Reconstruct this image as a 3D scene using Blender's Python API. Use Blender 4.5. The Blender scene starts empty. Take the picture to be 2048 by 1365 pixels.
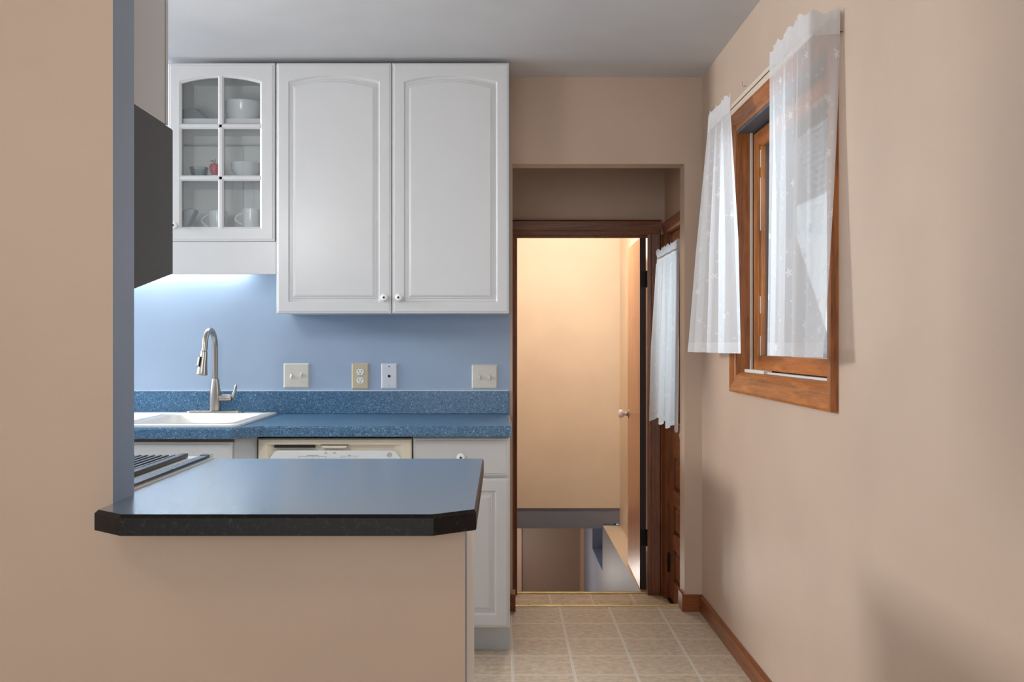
import bpy, bmesh, math, random
from mathutils import Vector, Matrix
random.seed(7)
PI = math.pi
C = bpy.context.scene.collection
SC = bpy.context.scene

# ------------------------------------------------------------------ camera
F, CX, CY, H = 2020.0, 1002.0, 688.0, 1.23          # focal length (px), vanishing point, eye height
cam = bpy.data.cameras.new('camera')
cam.sensor_width = 36.0
cam.lens = F / 2048 * 36.0
cam.shift_x = (1024 - CX) / 2048
cam.shift_y = (CY - 682.5) / 2048
cam.clip_start = 0.05
co = bpy.data.objects.new('camera', cam)
co.location = (0, 0, H)
co.rotation_euler = (PI / 2, 0, 0)
C.objects.link(co)
SC.camera = co

# ------------------------------------------------------------------ colour management
vs = SC.view_settings
vs.view_transform = 'Standard'
vs.look = 'None'
vs.gamma = 1.0
vs.use_curve_mapping = False
vs.exposure = 0.0
SC.cycles.diffuse_bounces = 6
SC.cycles.transparent_max_bounces = 16

# ------------------------------------------------------------------ world
w = bpy.data.worlds.new('sky')
SC.world = w
w.use_nodes = True
wb = w.node_tree.nodes['Background']
wb.inputs[0].default_value = (0.80, 0.90, 1.0, 1)
wb.inputs[1].default_value = 2.0

# ------------------------------------------------------------------ lights
def area(name, loc, target, sx, sy, power, col, shape='RECTANGLE', spread=PI):
    l = bpy.data.lights.new(name, 'AREA')
    l.shape = shape; l.size = sx
    if shape in ('RECTANGLE', 'ELLIPSE'): l.size_y = sy
    l.energy = power; l.color = col; l.spread = spread
    o = bpy.data.objects.new(name, l)
    o.location = loc
    d = Vector(target) - Vector(loc)
    o.rotation_euler = d.to_track_quat('-Z', 'Y').to_euler()
    C.objects.link(o)
    return o

def point(name, loc, power, col, r=0.1):
    l = bpy.data.lights.new(name, 'POINT')
    l.energy = power; l.color = col; l.shadow_soft_size = r
    o = bpy.data.objects.new(name, l); o.location = loc
    C.objects.link(o)
    return o

area('dining_back_fill', (-0.9, -2.70, 1.45), (-0.7, 3.0, 1.35), 2.3, 1.5, 40, (1.0, 0.97, 0.93))  # added fill from behind the camera; the window there is assumed, unseen
area('dining_side_fill', (-4.34, -0.9, 1.45), (0.9, 2.4, 1.1), 1.6, 1.4, 26, (0.97, 0.985, 1.0))  # added side fill that softens contrast on the right wall, source unseen
point('dining_globe_lamp', (-1.30, 0.62, 2.15), 10.5, (1.0, 0.93, 0.84), 0.12)
area('kitchen_window_daylight', (-4.27, 3.88, 2.12), (0.9, 3.3, 1.40), 1.0, 0.58, 132, (0.965, 0.985, 1.0))
point('kitchen_front_fill', (-1.15, 2.88, 1.82), 18, (1.0, 0.99, 0.97), 0.14)  # added frontal fill for the cabinet faces and glass interior, no known fixture
area('undercabinet_tube', (-1.47, 4.605, 1.590), (-1.47, 4.56, 1.0), 0.62, 0.03, 2.0, (0.90, 0.97, 1.0))
point('stairwell_bulb', (0.45, 6.55, 2.18), 31, (1.0, 0.96, 0.91), 0.09)
point('basement_fill', (0.10, 8.75, -0.75), 12, (1.0, 0.94, 0.88), 0.08)  # light added so the basement walls show, its source is unseen
area('window_daylight', (1.75, 3.38, 1.95), (0.6, 3.38, 1.35), 1.3, 1.3, 40, (0.86, 0.94, 1.0))
area('door_daylight', (1.75, 5.15, 1.5), (0.8, 5.15, 1.2), 1.0, 1.0, 22, (0.82, 0.92, 1.0))

# ------------------------------------------------------------------ materials
def srgb(r, g, b):
    f = lambda c: (c / 12.92) if c <= 0.04045 else ((c + 0.055) / 1.055) ** 2.4
    return (f(r / 255), f(g / 255), f(b / 255), 1.0)

def new_mat(name):
    m = bpy.data.materials.new(name); m.use_nodes = True
    nt = m.node_tree
    b = nt.nodes['Principled BSDF']
    return m, nt, b

def nd(nt, typ, **kw):
    n = nt.nodes.new(typ)
    for k, v in kw.items(): setattr(n, k, v)
    return n

def coords(nt, scale=(1, 1, 1)):
    t = nd(nt, 'ShaderNodeTexCoord'); m = nd(nt, 'ShaderNodeMapping')
    g = nd(nt, 'ShaderNodeNewGeometry')
    m.inputs['Scale'].default_value = scale
    nt.links.new(g.outputs['Position'], m.inputs['Vector'])
    return m.outputs['Vector']

def noise(nt, vec, scale, detail=3, rough=0.5, dist=0.0):
    n = nd(nt, 'ShaderNodeTexNoise')
    n.inputs['Scale'].default_value = scale; n.inputs['Detail'].default_value = detail
    n.inputs['Roughness'].default_value = rough; n.inputs['Distortion'].default_value = dist
    nt.links.new(vec, n.inputs['Vector'])
    return n.outputs['Fac']

def ramp(nt, fac, stops):
    r = nd(nt, 'ShaderNodeValToRGB')
    el = r.color_ramp.elements
    while len(el) < len(stops): el.new(0.5)
    for e, (p, c) in zip(el, stops):
        e.position = p; e.color = c
    nt.links.new(fac, r.inputs['Fac'])
    return r.outputs['Color']

def bump(nt, b, height, strength, dist):
    n = nd(nt, 'ShaderNodeBump')
    n.inputs['Strength'].default_value = strength; n.inputs['Distance'].default_value = dist
    nt.links.new(height, n.inputs['Height'])
    nt.links.new(n.outputs['Normal'], b.inputs['Normal'])

def math_node(nt, op, a, b=None, c=None):
    n = nd(nt, 'ShaderNodeMath', operation=op)
    for i, v in enumerate((a, b, c)):
        if v is None: continue
        if isinstance(v, (int, float)): n.inputs[i].default_value = v
        else: nt.links.new(v, n.inputs[i])
    return n.outputs[0]

def paint(name, col, rough=0.55, bump_s=0.25, var=0.04, bscale=420):
    m, nt, b = new_mat(name)
    v = coords(nt)
    k = [max(0, c * (1 - var)) for c in col[:3]] + [1]
    k2 = [min(1, c * (1 + var)) for c in col[:3]] + [1]
    nt.links.new(ramp(nt, noise(nt, v, 3.0, 4), [(0.3, k), (0.7, k2)]), b.inputs['Base Color'])
    b.inputs['Roughness'].default_value = rough
    if bump_s: bump(nt, b, noise(nt, v, bscale, 2), bump_s, 0.0008)
    return m

def plain(name, col, rough=0.4, metal=0.0, var=0.03, coat=0.0):
    m, nt, b = new_mat(name)
    v = coords(nt)
    k = [c * (1 - var) for c in col[:3]] + [1]; k2 = [min(1, c * (1 + var)) for c in col[:3]] + [1]
    nt.links.new(ramp(nt, noise(nt, v, 9.0, 3), [(0.3, k), (0.7, k2)]), b.inputs['Base Color'])
    b.inputs['Roughness'].default_value = rough; b.inputs['Metallic'].default_value = metal
    b.inputs['Coat Weight'].default_value = coat
    return m

def wood(name, dark, light, grain='z', rough=0.35, scale=1.0):
    m, nt, b = new_mat(name)
    s = {'x': (3, 40, 40), 'y': (40, 3, 40), 'z': (40, 40, 3)}[grain]
    v = coords(nt, tuple(q * scale for q in s))
    n1 = noise(nt, v, 1.0, 5, 0.55, 1.2)
    v2 = coords(nt, tuple(q * scale * 6 for q in s))
    n2 = noise(nt, v2, 1.0, 2, 0.5)
    mx = math_node(nt, 'MULTIPLY_ADD', n2, 0.35, math_node(nt, 'MULTIPLY', n1, 0.75))
    nt.links.new(ramp(nt, mx, [(0.34, dark), (0.68, light)]), b.inputs['Base Color'])
    b.inputs['Roughness'].default_value = rough
    bump(nt, b, n2, 0.15, 0.0006)
    return m

def laminate(name, cols, rough, scale=150, spec=0.5, coat=0.0):
    m, nt, b = new_mat(name)
    v = coords(nt)
    warp = nd(nt, 'ShaderNodeTexNoise'); warp.inputs['Scale'].default_value = scale * 0.6
    nt.links.new(v, warp.inputs['Vector'])
    mix = nd(nt, 'ShaderNodeMixRGB', blend_type='LINEAR_LIGHT'); mix.inputs['Fac'].default_value = 0.012
    nt.links.new(v, mix.inputs['Color1']); nt.links.new(warp.outputs['Color'], mix.inputs['Color2'])
    n1 = noise(nt, mix.outputs['Color'], scale, 2, 0.6)
    n2 = noise(nt, mix.outputs['Color'], scale * 2.3, 1, 0.5)
    mx = math_node(nt, 'MULTIPLY_ADD', n2, 0.5, math_node(nt, 'MULTIPLY', n1, 0.5))
    nt.links.new(ramp(nt, mx, [(0.36, cols[0]), (0.48, cols[1]), (0.56, cols[1]), (0.66, cols[2])]), b.inputs['Base Color'])
    b.inputs['Roughness'].default_value = rough
    b.inputs['Specular IOR Level'].default_value = spec
    b.inputs['Coat Weight'].default_value = coat
    b.inputs['Coat Roughness'].default_value = rough
    return m

def tile_floor(name):
    m, nt, b = new_mat(name)
    v = coords(nt)
    sep = nd(nt, 'ShaderNodeSeparateXYZ'); nt.links.new(v, sep.inputs[0])
    T = 0.2297
    def dist(o, off):
        f = math_node(nt, 'FRACT', math_node(nt, 'ADD', math_node(nt, 'MULTIPLY', math_node(nt, 'SUBTRACT', o, off), 1 / T), 20.5))
        return math_node(nt, 'MULTIPLY', math_node(nt, 'ABSOLUTE', math_node(nt, 'SUBTRACT', f, 0.5)), T)   # metres from the joint
    d = math_node(nt, 'MINIMUM', dist(sep.outputs['X'], 0.0435), dist(sep.outputs['Y'], 3.748))
    body = ramp(nt, noise(nt, v, 34, 6, 0.65), [(0.30, srgb(164, 146, 124)), (0.5, srgb(190, 173, 150)), (0.70, srgb(208, 192, 170))])
    g = nd(nt, 'ShaderNodeMapRange'); g.inputs['From Min'].default_value = 0.0020; g.inputs['From Max'].default_value = 0.0075
    g.inputs['To Min'].default_value = 1.0; g.inputs['To Max'].default_value = 0.0
    nt.links.new(d, g.inputs['Value'])
    mx = nd(nt, 'ShaderNodeMixRGB'); nt.links.new(g.outputs[0], mx.inputs['Fac'])
    nt.links.new(body, mx.inputs['Color1'])
    mx.inputs['Color2'].default_value = srgb(214, 210, 200)
    ln = math_node(nt, 'LESS_THAN', d, 0.0007)
    mx2 = nd(nt, 'ShaderNodeMixRGB'); nt.links.new(math_node(nt, 'MULTIPLY', ln, 0.55), mx2.inputs['Fac'])
    nt.links.new(mx.outputs[0], mx2.inputs['Color1']); mx2.inputs['Color2'].default_value = srgb(120, 118, 110)
    nt.links.new(mx2.outputs[0], b.inputs['Base Color'])
    b.inputs['Roughness'].default_value = 0.42
    hb = math_node(nt, 'MULTIPLY_ADD', g.outputs[0], -0.6, math_node(nt, 'MULTIPLY', noise(nt, v, 160, 3), 0.5))
    bump(nt, b, hb, 0.35, 0.0015)
    return m

def glass(name, tint=(0.97, 0.985, 0.985, 1), rough=0.0, refl=1.6):
    m = bpy.data.materials.new(name); m.use_nodes = True
    nt = m.node_tree; nt.nodes.clear()
    out = nd(nt, 'ShaderNodeOutputMaterial'); mix = nd(nt, 'ShaderNodeMixShader')
    tr = nd(nt, 'ShaderNodeBsdfTransparent'); tr.inputs[0].default_value = tint
    gl = nd(nt, 'ShaderNodeBsdfGlossy'); gl.inputs['Roughness'].default_value = rough
    fr = nd(nt, 'ShaderNodeFresnel'); fr.inputs['IOR'].default_value = 1.5
    nt.links.new(math_node(nt, 'MULTIPLY', fr.outputs[0], refl), mix.inputs[0])
    nt.links.new(tr.outputs[0], mix.inputs[1]); nt.links.new(gl.outputs[0], mix.inputs[2])
    nt.links.new(mix.outputs[0], out.inputs[0])
    return m

def sheer(name, base_op, flower_cell=0.085, hem=0.03, length=0.9, tint=(0.77, 0.78, 0.795, 1)):
    m = bpy.data.materials.new(name); m.use_nodes = True
    nt = m.node_tree; nt.nodes.clear()
    out = nd(nt, 'ShaderNodeOutputMaterial')
    uv = nd(nt, 'ShaderNodeUVMap'); uv.uv_map = 'uv'
    sc = nd(nt, 'ShaderNodeVectorMath', operation='SCALE'); sc.inputs['Scale'].default_value = 1 / flower_cell
    nt.links.new(uv.outputs[0], sc.inputs[0])
    vo = nd(nt, 'ShaderNodeTexVoronoi', voronoi_dimensions='2D'); vo.inputs['Scale'].default_value = 1.0
    vo.inputs['Randomness'].default_value = 0.75
    nt.links.new(sc.outputs[0], vo.inputs['Vector'])
    sub = nd(nt, 'ShaderNodeVectorMath', operation='SUBTRACT')
    nt.links.new(sc.outputs[0], sub.inputs[0]); nt.links.new(vo.outputs['Position'], sub.inputs[1])
    sp = nd(nt, 'ShaderNodeSeparateXYZ'); nt.links.new(sub.outputs[0], sp.inputs[0])
    ang = math_node(nt, 'ARCTAN2', sp.outputs['Y'], sp.outputs['X'])
    pet = math_node(nt, 'COSINE', math_node(nt, 'MULTIPLY', ang, 5.0))
    rad = math_node(nt, 'MULTIPLY_ADD', pet, 0.038, 0.092)
    fl = math_node(nt, 'LESS_THAN', vo.outputs['Distance'], rad)
    # scattered small sprigs between the flowers
    v2 = nd(nt, 'ShaderNodeTexVoronoi', voronoi_dimensions='2D'); v2.inputs['Scale'].default_value = 4.2
    nt.links.new(sc.outputs[0], v2.inputs['Vector'])
    sepc = nd(nt, 'ShaderNodeSeparateColor'); nt.links.new(v2.outputs['Color'], sepc.inputs[0])
    dots = math_node(nt, 'MULTIPLY', math_node(nt, 'LESS_THAN', v2.outputs['Distance'], 0.22), math_node(nt, 'GREATER_THAN', sepc.outputs[0], 0.80))
    su = nd(nt, 'ShaderNodeSeparateXYZ'); nt.links.new(uv.outputs[0], su.inputs[0])
    hm = math_node(nt, 'GREATER_THAN', su.outputs['Y'], length - hem)
    hd = math_node(nt, 'LESS_THAN', su.outputs['Y'], 0.062)
    wv = noise(nt, sc.outputs[0], 26, 2)
    op = math_node(nt, 'MULTIPLY_ADD', wv, 0.14, base_op - 0.07)
    op = math_node(nt, 'MULTIPLY_ADD', fl, 0.20, op)
    op = math_node(nt, 'MULTIPLY_ADD', dots, 0.10, op)
    op = math_node(nt, 'MULTIPLY_ADD', hm, 0.14, op)
    op = math_node(nt, 'MULTIPLY_ADD', hd, 0.26, op)
    op = math_node(nt, 'MINIMUM', op, 0.97)
    tr = nd(nt, 'ShaderNodeBsdfTransparent')
    df = nd(nt, 'ShaderNodeBsdfDiffuse'); df.inputs[0].default_value = tint
    tl = nd(nt, 'ShaderNodeBsdfTranslucent'); tl.inputs[0].default_value = tint
    m1 = nd(nt, 'ShaderNodeMixShader'); m1.inputs[0].default_value = 0.42
    nt.links.new(df.outputs[0], m1.inputs[1]); nt.links.new(tl.outputs[0], m1.inputs[2])
    m2 = nd(nt, 'ShaderNodeMixShader')
    nt.links.new(op, m2.inputs[0]); nt.links.new(tr.outputs[0], m2.inputs[1]); nt.links.new(m1.outputs[0], m2.inputs[2])
    nt.links.new(m2.outputs[0], out.inputs[0])
    return m

def siding(name):
    m, nt, b = new_mat(name)
    v = coords(nt)
    sep = nd(nt, 'ShaderNodeSeparateXYZ'); nt.links.new(v, sep.inputs[0])
    f = math_node(nt, 'FRACT', math_node(nt, 'MULTIPLY', sep.outputs['Z'], 1 / 0.17))
    nt.links.new(ramp(nt, f, [(0.0, srgb(120, 132, 140)), (0.05, srgb(190, 203, 212)), (1.0, srgb(200, 212, 220))]), b.inputs['Base Color'])
    b.inputs['Roughness'].default_value = 0.6
    bump(nt, b, f, 0.5, 0.012)
    return m

M = {}
M['tan'] = paint('tan_wall_paint', srgb(190, 167, 148), 0.45, 0.35)
M['blue'] = paint('blue_wall_paint', srgb(152, 170, 192), 0.5, 0.30)
M['cream'] = paint('cream_wall_paint', srgb(228, 211, 188), 0.5, 0.25)
M['ceiling'] = paint('ceiling_paint', srgb(200, 201, 203), 0.8, 0.2)
M['grey_paint'] = paint('grey_blue_paint', srgb(128, 132, 146), 0.5, 0.2)
M['navy'] = paint('navy_paint', srgb(38, 58, 80), 0.5, 0.1)
M['base_wall'] = paint('basement_wall_paint', srgb(176, 142, 116), 0.5, 0.2)
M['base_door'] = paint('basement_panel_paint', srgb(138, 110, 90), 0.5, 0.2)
M['floor'] = tile_floor('vinyl_tile')
M['concrete'] = paint('concrete', srgb(120, 118, 112), 0.8, 0.4)
M['white'] = plain('white_thermofoil', srgb(203, 203, 203), 0.33, 0, 0.01)
M['white_box'] = plain('white_melamine', srgb(236, 236, 235), 0.5, 0, 0.01)
M['toe'] = paint('scuffed_toe_kick', srgb(186, 192, 196), 0.5, 0.5, 0.08)
M['shell'] = plain('white_cabinet_side', srgb(206, 206, 205), 0.5, 0, 0.01)
M['gap'] = wood('brown_grained_strip', srgb(96, 74, 58), srgb(124, 98, 78), 'x', 0.7)  # brown strip between the worktop and the cabinet fronts
M['black_gap'] = plain('black_seal', srgb(22, 22, 22), 0.6)
M['laminate'] = laminate('blue_speckled_laminate', [srgb(28, 58, 86), srgb(66, 105, 138), srgb(148, 186, 206)], 0.30, 130)
M['laminate_top'] = laminate('blue_grey_laminate_top', [srgb(60, 86, 112), srgb(86, 115, 140), srgb(126, 152, 172)], 0.26, 150, 0.6, 1.0)
M['charcoal'] = laminate('shade_dark_laminate_edge', [srgb(8, 8, 9), srgb(17, 17, 18), srgb(42, 43, 44)], 0.38, 90, 0.3)  # blue laminate edge in dim light, its shade put into the colour
M['w_z'] = wood('stained_wood_upright', srgb(98, 50, 18), srgb(172, 104, 48), 'z')
M['w_y'] = wood('stained_wood_rail', srgb(104, 54, 20), srgb(178, 106, 48), 'y')
M['w_x'] = wood('stained_wood_cross', srgb(98, 50, 18), srgb(168, 100, 44), 'x')
M['b_y'] = wood('dark_stained_baseboard', srgb(88, 42, 14), srgb(138, 74, 30), 'y')
M['b_x'] = wood('dark_stained_baseboard_cross', srgb(88, 42, 14), srgb(138, 74, 30), 'x')
M['d_z'] = wood('shaded_wood_door_frame', srgb(78, 36, 14), srgb(138, 78, 36), 'z')  # door woods: the window's wood darkened, the entry's shade put into the colour
M['d_y'] = wood('shaded_wood_door_rail', srgb(84, 40, 14), srgb(146, 82, 38), 'y')
M['d_x'] = wood('shaded_wood_door_head', srgb(78, 38, 16), srgb(132, 76, 36), 'x')
M['w_door'] = wood('flush_door_veneer', srgb(158, 100, 60), srgb(205, 146, 98), 'z', 0.3, 0.7)
M['w_edge'] = wood('dark_door_edge', srgb(34, 18, 12), srgb(52, 28, 18), 'z', 0.5)
M['sash'] = wood('sash_wood', srgb(128, 70, 24), srgb(196, 120, 52), 'z', 0.35)
M['sash_y'] = wood('sash_rail_wood', srgb(122, 62, 24), srgb(188, 110, 50), 'y', 0.35)
M['strip'] = plain('white_weatherstrip', srgb(214, 208, 198), 0.6)
M['beige'] = paint('pale_beige_board_paint', srgb(212, 194, 174), 0.5, 0.2)
M['rod'] = plain('grey_brown_rod', srgb(96, 84, 72), 0.4, 0.6)
M['outer'] = plain('grey_storm_frame', srgb(84, 88, 96), 0.6)
M['steel'] = plain('brushed_nickel', srgb(166, 161, 152), 0.30, 1.0, 0.04)
M['chrome'] = plain('chrome', srgb(205, 205, 205), 0.12, 1.0)
M['hinge'] = plain('dark_bronze', srgb(30, 24, 20), 0.4, 0.6)
M['brass'] = plain('worn_brass', srgb(172, 154, 112), 0.5, 1.0, 0.12)
M['black'] = plain('black_enamel', srgb(24, 24, 26), 0.35)
M['black_gloss'] = plain('black_plastic_gloss', srgb(40, 44, 52), 0.22)
M['hood'] = plain('charcoal_hood_enamel', srgb(62, 62, 62), 0.45)
M['enamel'] = plain('white_enamel', srgb(236, 234, 228), 0.12, 0, 0.01)
M['bisque'] = plain('bisque_plastic', srgb(224, 214, 194), 0.4, 0, 0.02)
M['panel'] = plain('white_control_panel', srgb(226, 230, 232), 0.3, 0, 0.01)
M['ink'] = plain('grey_print', srgb(70, 74, 80), 0.5)
M['dark'] = plain('dark_recess', srgb(30, 24, 18), 0.7)
M['plate_ivory'] = plain('ivory_plate', srgb(206, 200, 188), 0.35, 0, 0.01)
M['plate_almond'] = plain('almond_plate', srgb(194, 180, 150), 0.35, 0, 0.01)
M['plate_white'] = plain('white_plate', srgb(208, 212, 218), 0.35, 0, 0.01)
M['porcelain'] = plain('white_porcelain', srgb(238, 236, 232), 0.12, 0, 0.01)
M['ceramic'] = plain('white_ceramic', srgb(232, 234, 235), 0.18, 0, 0.01)
M['grey_ware'] = plain('grey_bakeware', srgb(150, 156, 160), 0.35, 0.3)
M['red'] = plain('red_enamel', srgb(196, 44, 66), 0.2, 0, 0.05)
M['glass'] = glass('clear_glass')
M['window_glass'] = glass('window_glass', (0.93, 0.95, 0.96, 1), 0.0, 0.8)
M['glass_ware'] = glass('pale_glassware', (0.80, 0.88, 0.88, 1), 0.02)
M['caulk'] = plain('white_caulk', srgb(206, 214, 224), 0.5)
M['sheer'] = sheer('embroidered_sheer', 0.66, 0.105, 0.035, 0.93)
M['sheer_door'] = sheer('door_sheer', 0.86, 0.10, 0.02, 0.90)
M['siding'] = siding('pale_lap_siding')
M['blind'] = plain('white_blind', srgb(225, 228, 232), 0.5)
M['tube'] = None

# ------------------------------------------------------------------ geometry helpers
ROOT = {}

def at(px, py, Y):
    return Vector(((px - CX) * Y / F, Y, H - (py - CY) * Y / F))
def X(px, Y): return (px - CX) * Y / F
def Z(py, Y): return H - (py - CY) * Y / F

def tag(o, label=None, cat=None, group=None, kind=None):
    if label: o['label'] = label
    if cat: o['category'] = cat
    if group: o['group'] = group
    if kind: o['kind'] = kind
    return o

def obj(name, bm, mats, parent=None, smooth=False, bevel=0, bseg=2, angle=35):
    """link a bmesh as ONE mesh object; vertices are given in world space"""
    bmesh.ops.recalc_face_normals(bm, faces=bm.faces)
    off = ROOT.get(parent.name, Vector()) if parent else Vector()
    if parent: bmesh.ops.translate(bm, verts=bm.verts, vec=-off)
    me = bpy.data.meshes.new(name)
    bm.to_mesh(me); bm.free()
    if not isinstance(mats, (list, tuple)): mats = [mats]
    for m in mats: me.materials.append(m)
    o = bpy.data.objects.new(name, me)
    C.objects.link(o)
    if parent:
        o.parent = parent
        ROOT[o.name] = off
    if smooth:
        for p in me.polygons: p.use_smooth = True
        try: me.set_sharp_from_angle(angle=math.radians(angle))
        except Exception: pass
    if bevel:
        b = o.modifiers.new('bevel', 'BEVEL'); b.width = bevel; b.segments = bseg
        b.limit_method = 'ANGLE'; b.angle_limit = math.radians(40)
    return o

def thing(name, label, cat, loc, group=None, kind=None):
    o = bpy.data.objects.new(name, None); C.objects.link(o)
    o.empty_display_size = 0.05
    o.location = loc
    ROOT[o.name] = Vector(loc)
    return tag(o, label, cat, group, kind)

def copy_tree(o, parent=None):
    c = o.copy(); C.objects.link(c)
    if parent: c.parent = parent
    for ch in [q for q in SC.objects if q.parent == o]: copy_tree(ch, c)
    return c

def solo(name, bm, mats, label, cat, group=None, **kw):
    """a thing that is one mesh: origin moved to its base"""
    xs = [v.co for v in bm.verts]
    mn = Vector((min(v.x for v in xs), min(v.y for v in xs), min(v.z for v in xs)))
    mx = Vector((max(v.x for v in xs), max(v.y for v in xs), max(v.z for v in xs)))
    loc = Vector(((mn.x + mx.x) / 2, (mn.y + mx.y) / 2, mn.z))
    bmesh.ops.translate(bm, verts=bm.verts, vec=-loc)
    o = obj(name, bm, mats, None, **kw)
    o.location = loc
    return tag(o, label, cat, group)

def struct(name, bm, mats, label=None, parent=None, **kw):
    o = obj(name, bm, mats, parent, **kw)
    if not parent:
        o['kind'] = 'structure'
        if label: o['label'] = label
        o['category'] = name.split('_')[0]
    return o

def B(): return bmesh.new()

def box(bm, x0, x1, y0, y1, z0, z1, mi=0, pick=None):
    x0, x1 = min(x0, x1), max(x0, x1); y0, y1 = min(y0, y1), max(y0, y1); z0, z1 = min(z0, z1), max(z0, z1)
    v = [bm.verts.new(p) for p in ((x0, y0, z0), (x1, y0, z0), (x1, y1, z0), (x0, y1, z0), (x0, y0, z1), (x1, y0, z1), (x1, y1, z1), (x0, y1, z1))]
    faces = {'-z': (3, 2, 1, 0), '+z': (4, 5, 6, 7), '-y': (0, 1, 5, 4), '+x': (1, 2, 6, 5), '+y': (2, 3, 7, 6), '-x': (3, 0, 4, 7)}
    for k, f in faces.items():
        fc = bm.faces.new([v[i] for i in f])
        fc.material_index = (pick or {}).get(k, mi)
    return bm

def prism(bm, poly, axis, a0, a1, mi=0):
    """extrude a 2-D polygon along an axis: x -> (y,z), y -> (x,z), z -> (x,y)"""
    def P(p, a):
        return {'x': (a, p[0], p[1]), 'y': (p[0], a, p[1]), 'z': (p[0], p[1], a)}[axis]
    A = [bm.verts.new(P(p, a0)) for p in poly]; Bv = [bm.verts.new(P(p, a1)) for p in poly]
    n = len(poly)
    fs = [bm.faces.new(A), bm.faces.new(Bv[::-1])]
    for i in range(n):
        fs.append(bm.faces.new((A[i], Bv[i], Bv[(i + 1) % n], A[(i + 1) % n])))
    for f in fs: f.material_index = mi
    return bm

def loops(bm, rings, close_first=True, close_last=True, mi=0, cyclic=True):
    R = [[bm.verts.new(p) for p in r] for r in rings]
    n = len(R[0])
    for a, b in zip(R, R[1:]):
        for i in range(n if cyclic else n - 1):
            f = bm.faces.new((a[i], a[(i + 1) % n], b[(i + 1) % n], b[i])); f.material_index = mi
    if close_first: bm.faces.new(R[0][::-1]).material_index = mi
    if close_last: bm.faces.new(R[-1]).material_index = mi
    return R

def lathe(bm, prof, c=(0, 0, 0), axis='z', seg=28, mi=0, close=True):
    c = Vector(c); rings = []
    for r, h in prof:
        ring = []
        for i in range(seg):
            a = 2 * PI * i / seg
            u, v = r * math.cos(a), r * math.sin(a)
            ring.append(c + (Vector((u, v, h)) if axis == 'z' else Vector((u, h, v)) if axis == 'y' else Vector((h, u, v))))
        rings.append(ring)
    loops(bm, rings, close, close, mi)
    return bm

def tube(bm, pts, rad, seg=14, mi=0, cap=True):
    pts = [Vector(p) for p in pts]
    n = len(pts)
    rads = rad if isinstance(rad, (list, tuple)) else [rad] * n
    rings = []
    prev = None
    for i, p in enumerate(pts):
        t = (pts[min(i + 1, n - 1)] - pts[max(i - 1, 0)]).normalized()
        if prev is None:
            ref = Vector((0, 0, 1)) if abs(t.z) < 0.9 else Vector((1, 0, 0))
            u = t.cross(ref).normalized()
        else:
            u = (prev - t * prev.dot(t)).normalized()
        prev = u
        v = t.cross(u)
        rings.append([p + (u * math.cos(2 * PI * k / seg) + v * math.sin(2 * PI * k / seg)) * rads[i] for k in range(seg)])
    loops(bm, rings, cap, cap, mi)
    return bm

def rrect(x0, x1, y0, y1, r, n=6):
    pts = []
    for cx, cy, a in ((x1 - r, y1 - r, 0), (x0 + r, y1 - r, PI / 2), (x0 + r, y0 + r, PI), (x1 - r, y0 + r, 1.5 * PI)):
        for k in range(n + 1):
            t = a + PI / 2 * k / n
            pts.append((cx + r * math.cos(t), cy + r * math.sin(t)))
    return pts

def plate_with_holes(bm, outer, holes, z, mi=0):
    """flat face at height z with holes; returns vertex loops"""
    edges, L = [], []
    for lp in [outer] + holes:
        vs_ = [bm.verts.new((p[0], p[1], z)) for p in lp]
        L.append(vs_)
        for i in range(len(vs_)): edges.append(bm.edges.new((vs_[i], vs_[(i + 1) % len(vs_)])))
    r = bmesh.ops.triangle_fill(bm, edges=edges, use_beauty=True, use_dissolve=False, normal=(0, 0, 1))
    for g in r['geom']:
        if isinstance(g, bmesh.types.BMFace): g.material_index = mi
    return L

def skirt(bm, ring, pts, mi=0):
    nv = [bm.verts.new(p) for p in pts]
    n = len(ring)
    for i in range(n):
        bm.faces.new((ring[i], ring[(i + 1) % n], nv[(i + 1) % n], nv[i])).material_index = mi
    return nv

# cabinet door with a raised, arched (or plain) panel; its face looks to -y (s=-1) or +y (s=+1)
def door_bm(x0, x1, z0, z1, yf, th=0.019, rise=0.026, top=0.079, side=0.050, bot=0.049, s=-1):
    bm = B(); n = 16
    def ring(ins, ts, bs, rz, h):
        xa, xb, za, zb = x0 + ins, x1 - ins, z0 + bs, z1 - ts
        pts = [(xa, za), (xb, za)]
        for k in range(n + 1):
            t = k / n
            pts.append((xb + (xa - xb) * t, zb + rz * (1 - (2 * t - 1) ** 2)))
        return [Vector((p[0], yf - s * h, p[1])) for p in pts]
    def rg(d, h): return ring(side + d, top + d, bot + d, rise, h)
    R = [ring(0, 0, 0, 0, th), ring(0, 0, 0, 0, 0.004), ring(0.004, 0.004, 0.004, 0, 0.0015), ring(0.007, 0.007, 0.007, 0, 0.0015),
         ring(0.010, 0.010, 0.010, 0, 0.0), rg(0, 0), rg(0.006, 0.0065), rg(0.015, 0.0065), rg(0.017, 0.0042),
         rg(0.022, 0.0042), rg(0.024, 0.0025), rg(0.031, 0.0010)]
    loops(bm, R)
    return bm

def slab_front(x0, x1, z0, z1, yf, th=0.019, s=-1):
    bm = B()
    def ring(i, h): return [Vector((a, yf - s * h, b)) for a, b in ((x0 + i, z0 + i), (x1 - i, z0 + i), (x1 - i, z1 - i), (x0 + i, z1 - i))]
    loops(bm, [ring(0, th), ring(0, 0.004), ring(0.004, 0.002), ring(0.008, 0.002), ring(0.011, 0)])
    return bm

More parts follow.
